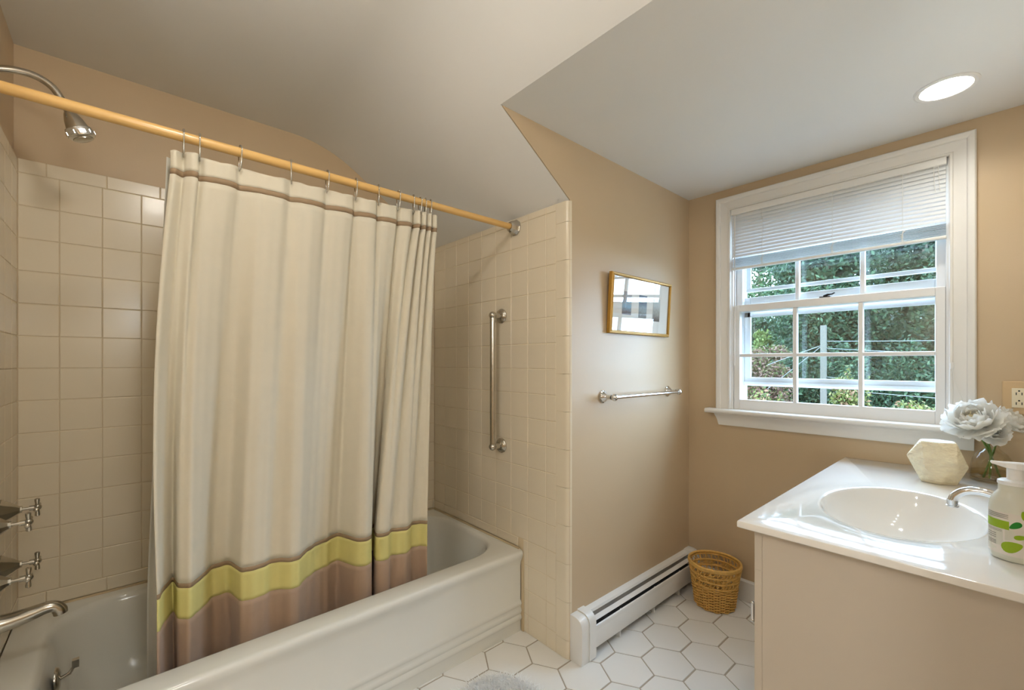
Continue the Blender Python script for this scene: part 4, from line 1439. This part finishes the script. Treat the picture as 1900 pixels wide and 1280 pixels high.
for k, (fr, ww) in enumerate(((0, 1), (0.6, 0.9), (1, 0.25))):
    for s, sg in ((0, -1), (1, 1)):
        V[:, 2 * k + s, 0] = px + lx * fr ** 1.5 + sg * ca * ww
        V[:, 2 * k + s, 1] = py + ly * fr ** 1.5 + sg * sa * ww
        V[:, 2 * k + s, 2] = 0.006 + hh * fr
po = ORG[rg.name]
V -= np.array(po)
me = bpy.data.meshes.new('pile')
idx = np.arange(NB)[:, None] * 6
F = np.concatenate([idx + np.array([0, 1, 3, 2]), idx + np.array([2, 3, 5, 4])])
me.from_pydata(V.reshape(-1, 3).tolist(), [], F.tolist())
me.materials.append(M['rug'])
o = bpy.data.objects.new('pile', me)
COL.objects.link(o)
o.parent = rg
o['kind'] = 'stuff'

# ------------------------------------------------------------------ lamps and added fill globes
can = thing('recessed_ceiling_light', (CANX, CANY, ZD - 0.004), 'lit round recessed light in the dormer ceiling', 'ceiling light')
G().lathe([(0.079, 0.0), (0.079, -0.002), (0.074, -0.005), (0.064, -0.004), (0.0605, 0.002), (0.0605, 0.006), (0.064, 0.006), (0.064, 0.0)], (CANX, CANY, ZD), 'Z', 48, caps=False).build('trim_ring', 'white_metal', can, smooth=35)
G().lathe([(0.0625, 0.0), (0.058, 0.05), (0.050, 0.10), (0.001, 0.10)], (CANX, CANY, ZD + 0.002), 'Z', 40, caps=False).build('reflector', 'white_metal', can, smooth=40)
G().lathe([(0.001, 0.030), (0.022, 0.032), (0.038, 0.040), (0.044, 0.052), (0.040, 0.066), (0.020, 0.085), (0.014, 0.099)], (CANX, CANY, ZD), 'Z', 32, caps=False).build('bulb', 'can_bulb', can, smooth=60)

LX, LY, LZ = 0.15, 0.83, 2.178
cl_ = thing('ceiling_lamp', (LX, LY, LZ - 0.07), 'round globe ceiling lamp hanging above the bath mat', 'ceiling light')
G().lathe([(0.06, 0.0), (0.06, -0.012), (0.03, -0.022), (0.012, -0.026)], (LX, LY, ZC), 'Z', 32).build('mounting_plate', 'white_metal', cl_, smooth=40)
G().tube([(LX, LY, ZC - 0.02), (LX, LY, LZ + 0.05)], 0.008, 10).build('stem', 'chrome', cl_, smooth=60)
G().sphere((LX, LY, LZ), 0.058, 28, 16).build('glass_globe', 'dome', cl_, smooth=70)

vl = thing('vanity_light_bar', (1.64, YR, 1.65), 'four globe vanity light bar on the wall behind the sink', 'wall light')
G().box(1.36, 1.92, YR + 0.0005, YR + 0.03, 1.65, 1.75).build('back_plate', 'chrome', vl, bevel=0.006)
for k in range(4):
    x = 1.43 + 0.14 * k
    s_ = G().lathe([(0.022, 0.0), (0.022, 0.02), (0.016, 0.026)], (x, YR + 0.03, 1.70), 'Y', 20).build('socket', 'chrome', vl, smooth=40)
    G().sphere((x, YR + 0.068, 1.70), 0.033, 24, 14).build('globe_bulb', 'bulb', s_, smooth=70)

for nm, px_, py_, dx_, dy_, mm, lab in (('fill_globe', X0, 0.25, 1, 0, 'entry_fill', 'added fill light globe on the entry wall behind the camera'),
                                         ('fill_globe', 0.15, Y0, 0, 1, 'side_fill', 'added fill light globe on the side wall behind the camera')):
    t = thing(nm, (px_, py_, 1.45), lab, 'wall light', 'added fill globes in the entry')  # invented globes, out of view, added to even out the room light
    ax_ = 'X' if dx_ else 'Y'
    G().lathe([(0.06, 0.0), (0.06, 0.012), (0.03, 0.03), (0.02, 0.05)], (px_ + 0.0005 * dx_, py_ + 0.0005 * dy_, 1.52), ax_, 28).build('back_plate', 'chrome', t, smooth=40)
    G().sphere((px_ + 0.19 * dx_, py_ + 0.19 * dy_, 1.60), 0.15, 32, 20).build('globe_shade', mm, t, smooth=70)
    G().tube([(px_ + 0.04 * dx_, py_ + 0.04 * dy_, 1.52), (px_ + 0.12 * dx_, py_ + 0.12 * dy_, 1.46), (px_ + 0.19 * dx_, py_ + 0.19 * dy_, 1.455)], 0.008, 10).build('arm', 'chrome', t, smooth=60)

# ------------------------------------------------------------------ outside the window
GZ = -3.2
lawn = mat('lawn', srgb(46, 58, 32), 0.9, noise=0.35, scale=1.5, bump=0.3, bscale=20)
bark = mat('bark', srgb(96, 82, 66), 0.9, noise=0.3, scale=8, bump=0.5, bscale=30)
weathered = mat('weathered_post', srgb(56, 54, 44), 0.85, noise=0.2, scale=10, stretch=(1, 1, 0.1))
wire = mat('cable', srgb(64, 68, 64), 0.5, noise=0.1)
EVER = leaf_mat('evergreen_leaves', [srgb(25, 41, 27), srgb(33, 51, 33), srgb(43, 62, 40), srgb(54, 73, 49), srgb(28, 46, 28)])
GREEN = leaf_mat('broad_leaves', [srgb(43, 64, 41), srgb(56, 78, 48), srgb(68, 89, 57), srgb(81, 99, 68)])
OLIVE = leaf_mat('olive_shrub_leaves', [srgb(56, 64, 28), srgb(73, 80, 36), srgb(89, 91, 49), srgb(97, 75, 54), srgb(46, 57, 28)])
RUST = leaf_mat('rust_tipped_leaves', [srgb(86, 64, 52), srgb(73, 67, 38), srgb(94, 72, 62), srgb(59, 67, 33)])
LIME = leaf_mat('lime_leaves', [srgb(80, 94, 44), srgb(68, 84, 40), srgb(92, 102, 54)])
g = G().box(3.4, 80, -40, 60, GZ - 0.2, GZ)
tag(g.build('ground', lawn), 'green lawn below the window', 'lawn', kind='structure')


def foliage(name, blobs, n, size, m, label, cat, group, trunk, seed, aspect=0.45, shell=0.55):
    """blobs: (x, y, z, rx, ry, rz); leaves spread through the outer part of each"""
    rs = np.random.RandomState(seed)
    t = thing(name, (trunk[0], trunk[1], GZ), label, cat, group)
    vol = np.array([b[3] * b[4] * b[5] for b in blobs]) ** (2 / 3)
    cnt = (n * vol / vol.sum()).astype(int)
    C = []
    for b, k in zip(blobs, cnt):
        d = rs.normal(size=(k, 3))
        d /= np.linalg.norm(d, axis=1)[:, None]
        r = (shell + (1 - shell) * rs.uniform(size=k) ** 0.5) * (1 + 0.10 * np.sin(d[:, 0] * 9 + seed) * np.sin(d[:, 1] * 11) + 0.08 * np.sin(d[:, 2] * 13 + d[:, 1] * 7))
        C.append(np.array(b[:3]) + d * r[:, None] * np.array(b[3:]))
    C = np.concatenate(C)
    core = 0
    for b in blobs:                       # larger leaves deeper in the crown close the gaps
        kk = int(n * 0.14 * (b[3] * b[4] * b[5]) ** (2 / 3) / vol.sum())
        d = rs.normal(size=(kk, 3))
        d /= np.linalg.norm(d, axis=1)[:, None]
        C = np.concatenate([C, np.array(b[:3]) + d * rs.uniform(0.35, 0.72, kk)[:, None] * np.array(b[3:])])
        core += kk
    k = len(C)
    A = rs.normal(size=(k, 3)); A /= np.linalg.norm(A, axis=1)[:, None]
    B = rs.normal(size=(k, 3)); B -= A * (A * B).sum(1)[:, None]; B /= np.linalg.norm(B, axis=1)[:, None]
    s = size * rs.uniform(0.6, 1.3, k)[:, None]
    if shell > 0.4:
        s[k - core:] *= 3.0
    V = np.stack([C - A * s, C + B * s * aspect, C + A * s, C - B * s * aspect], 1) - np.array(ORG[t.name])
    me = bpy.data.meshes.new('leaves')
    me.from_pydata(V.reshape(-1, 3).tolist(), [], (np.arange(k)[:, None] * 4 + np.arange(4)).tolist())
    me.materials.append(m)
    o = bpy.data.objects.new('leaves', me)
    COL.objects.link(o)
    o.parent = t
    o['kind'] = 'stuff'
    top_ = max(b[2] for b in blobs)
    G().tube([(trunk[0], trunk[1], GZ), (trunk[0] + 0.03, trunk[1], (GZ + top_) / 2), (trunk[0], trunk[1] + 0.05, top_)], [trunk[2], trunk[2] * 0.7, trunk[2] * 0.25], 8).build('trunk', bark, t, smooth=60)
    return t


def blobs_for(cx, cy, z0, z1, r, n, seed):
    rnd = random.Random(seed)
    out = [(cx, cy, (z0 + z1) / 2, r * 0.85, r * 0.85, (z1 - z0) / 2)]
    for _ in range(n):
        a = rnd.uniform(0, 2 * PI)
        z = rnd.uniform(z0, z1)
        k = r * (0.75 - 0.4 * (z - z0) / (z1 - z0))
        q = r * rnd.uniform(0.32, 0.5)
        out.append((cx + k * math.cos(a), cy + k * math.sin(a), z, q, q, q * 0.8))
    return out


foliage('evergreen_tree', blobs_for(14.0, -0.2, -2.6, 7.0, 1.75, 30, 1), 44000, 0.062, EVER, 'dark evergreen tree filling the right side of the window', 'tree', 'dark trees outside the window', (14.0, -0.2, 0.16), 1)
foliage('evergreen_tree', blobs_for(14.5, 3.2, -2.6, 6.6, 1.7, 30, 2), 44000, 0.062, EVER, 'dark evergreen tree behind the wooden post', 'tree', 'dark trees outside the window', (14.5, 3.2, 0.16), 2)
foliage('evergreen_tree', blobs_for(18.5, 1.6, -2.6, 6.0, 2.0, 24, 21), 26000, 0.075, EVER, 'dark evergreen tree showing between the two nearer evergreens', 'tree', 'dark trees outside the window', (18.5, 1.6, 0.16), 21)
foliage('evergreen_tree', blobs_for(19.5, 6.6, -2.6, 3.0, 1.9, 20, 3), 20000, 0.07, EVER, 'low dark tree at the left edge of the window view', 'tree', 'dark trees outside the window', (19.5, 6.6, 0.16), 3)
foliage('leafy_tree', blobs_for(30.0, 10.2, 3.6, 12.0, 3.6, 26, 4), 20000, 0.13, GREEN, 'lighter leafy tree with sky showing through, behind the upper left panes', 'tree', 'light trees outside the window', (30.0, 10.2, 0.2), 4, shell=0.3)
foliage('leafy_tree', blobs_for(26.0, 5.0, 2.0, 11.0, 3.0, 26, 9), 20000, 0.12, GREEN, 'lighter leafy tree above the dark trees, behind the upper middle panes', 'tree', 'light trees outside the window', (26.0, 5.0, 0.2), 9, shell=0.35)
foliage('lime_tree', blobs_for(16.2, 5.35, 1.3, 2.2, 0.40, 8, 5), 2500, 0.055, LIME, 'small yellow green tree at the left edge of the window view', 'tree', None, (16.2, 5.35, 0.05), 5)
foliage('rust_shrub', blobs_for(9.7, 3.2, -1.6, 1.45, 0.62, 18, 6), 20000, 0.034, RUST, 'rust tipped shrub seen through the left middle panes', 'shrub', None, (9.7, 3.2, 0.05), 6)
SH = 'olive shrubs under the window'
foliage('olive_shrub', blobs_for(7.2, 2.35, -2.2, 0.74, 0.42, 16, 7), 14000, 0.030, OLIVE, 'olive green shrub low behind the left panes', 'shrub', SH, (7.2, 2.35, 0.05), 7)
foliage('olive_shrub', blobs_for(7.9, 1.45, -2.2, 0.98, 0.40, 16, 8), 14000, 0.030, OLIVE, 'olive green shrub low behind the middle panes, beside the wooden post', 'shrub', SH, (7.9, 1.45, 0.05), 8)
foliage('olive_shrub', blobs_for(6.6, 0.62, -2.2, 0.62, 0.42, 16, 12), 14000, 0.030, OLIVE, 'olive green shrub low behind the right panes', 'shrub', SH, (6.6, 0.62, 0.05), 12)
foliage('olive_shrub', blobs_for(6.0, 1.62, -2.2, 0.56, 0.38, 16, 13), 12000, 0.030, OLIVE, 'olive green shrub nearest the window, below the middle panes', 'shrub', SH, (6.0, 1.62, 0.05), 13)
foliage('dark_hedge', [(11.2, y, -0.4, 0.5, 0.75, 1.95) for y in (0.0, 1.1, 2.2, 3.3, 4.4)], 40000, 0.045, EVER, 'long dark hedge behind the olive shrubs', 'hedge', None, (11.2, 2.2, 0.05), 31)
foliage('leafy_tree', blobs_for(17.0, 10.6, -2.6, 6.5, 2.0, 24, 41), 20000, 0.10, GREEN, 'broad leafy tree standing left of the window view', 'tree', 'light trees outside the window', (17.0, 10.6, 0.16), 41)
foliage('leafy_tree', blobs_for(17.5, -4.6, -2.6, 5.0, 1.9, 24, 42), 20000, 0.10, GREEN, 'broad leafy tree standing right of the window view', 'tree', 'light trees outside the window', (17.5, -4.6, 0.16), 42)
foliage('tree_belt', [(36.0, -14 + 3.2 * i, 0.2 + 0.5 * math.sin(i * 1.7), 1.4, 2.6, 3.6 + 0.5 * math.sin(i * 2.3)) for i in range(14)], 42000, 0.15, EVER, 'distant belt of dark trees along the horizon', 'tree belt', None, (36.0, 6.0, 0.2), 43)
# wooden post with wires
PXo, PYo = 9.0, 2.06
po_ = thing('wooden_post', (PXo, PYo, GZ), 'weathered wooden utility post with thin wires', 'post')
G().box(PXo - 0.04, PXo + 0.04, PYo - 0.04, PYo + 0.04, GZ, 1.83).build('post', weathered, po_, bevel=0.006)
for z0, y1, z1, sag in ((1.56, -2.5, 1.56, 0.05), (1.44, -2.5, 1.25, 0.06), (0.95, -2.5, 0.75, 0.06), (0.75, -2.5, 0.62, 0.05)):
    pts = [(PXo, PYo + (y1 - PYo) * t, z0 + (z1 - z0) * t - sag * 4 * t * (1 - t)) for t in np.linspace(0, 1, 14)]
    G().tube(pts, 0.006, 5).build('wire', wire, po_)
for z1 in (1.15, 0.70):
    G().tube([(PXo, PYo, 1.50), (PXo + 0.1, PYo + 0.9, z1)], 0.007, 5).build('wire', wire, po_)
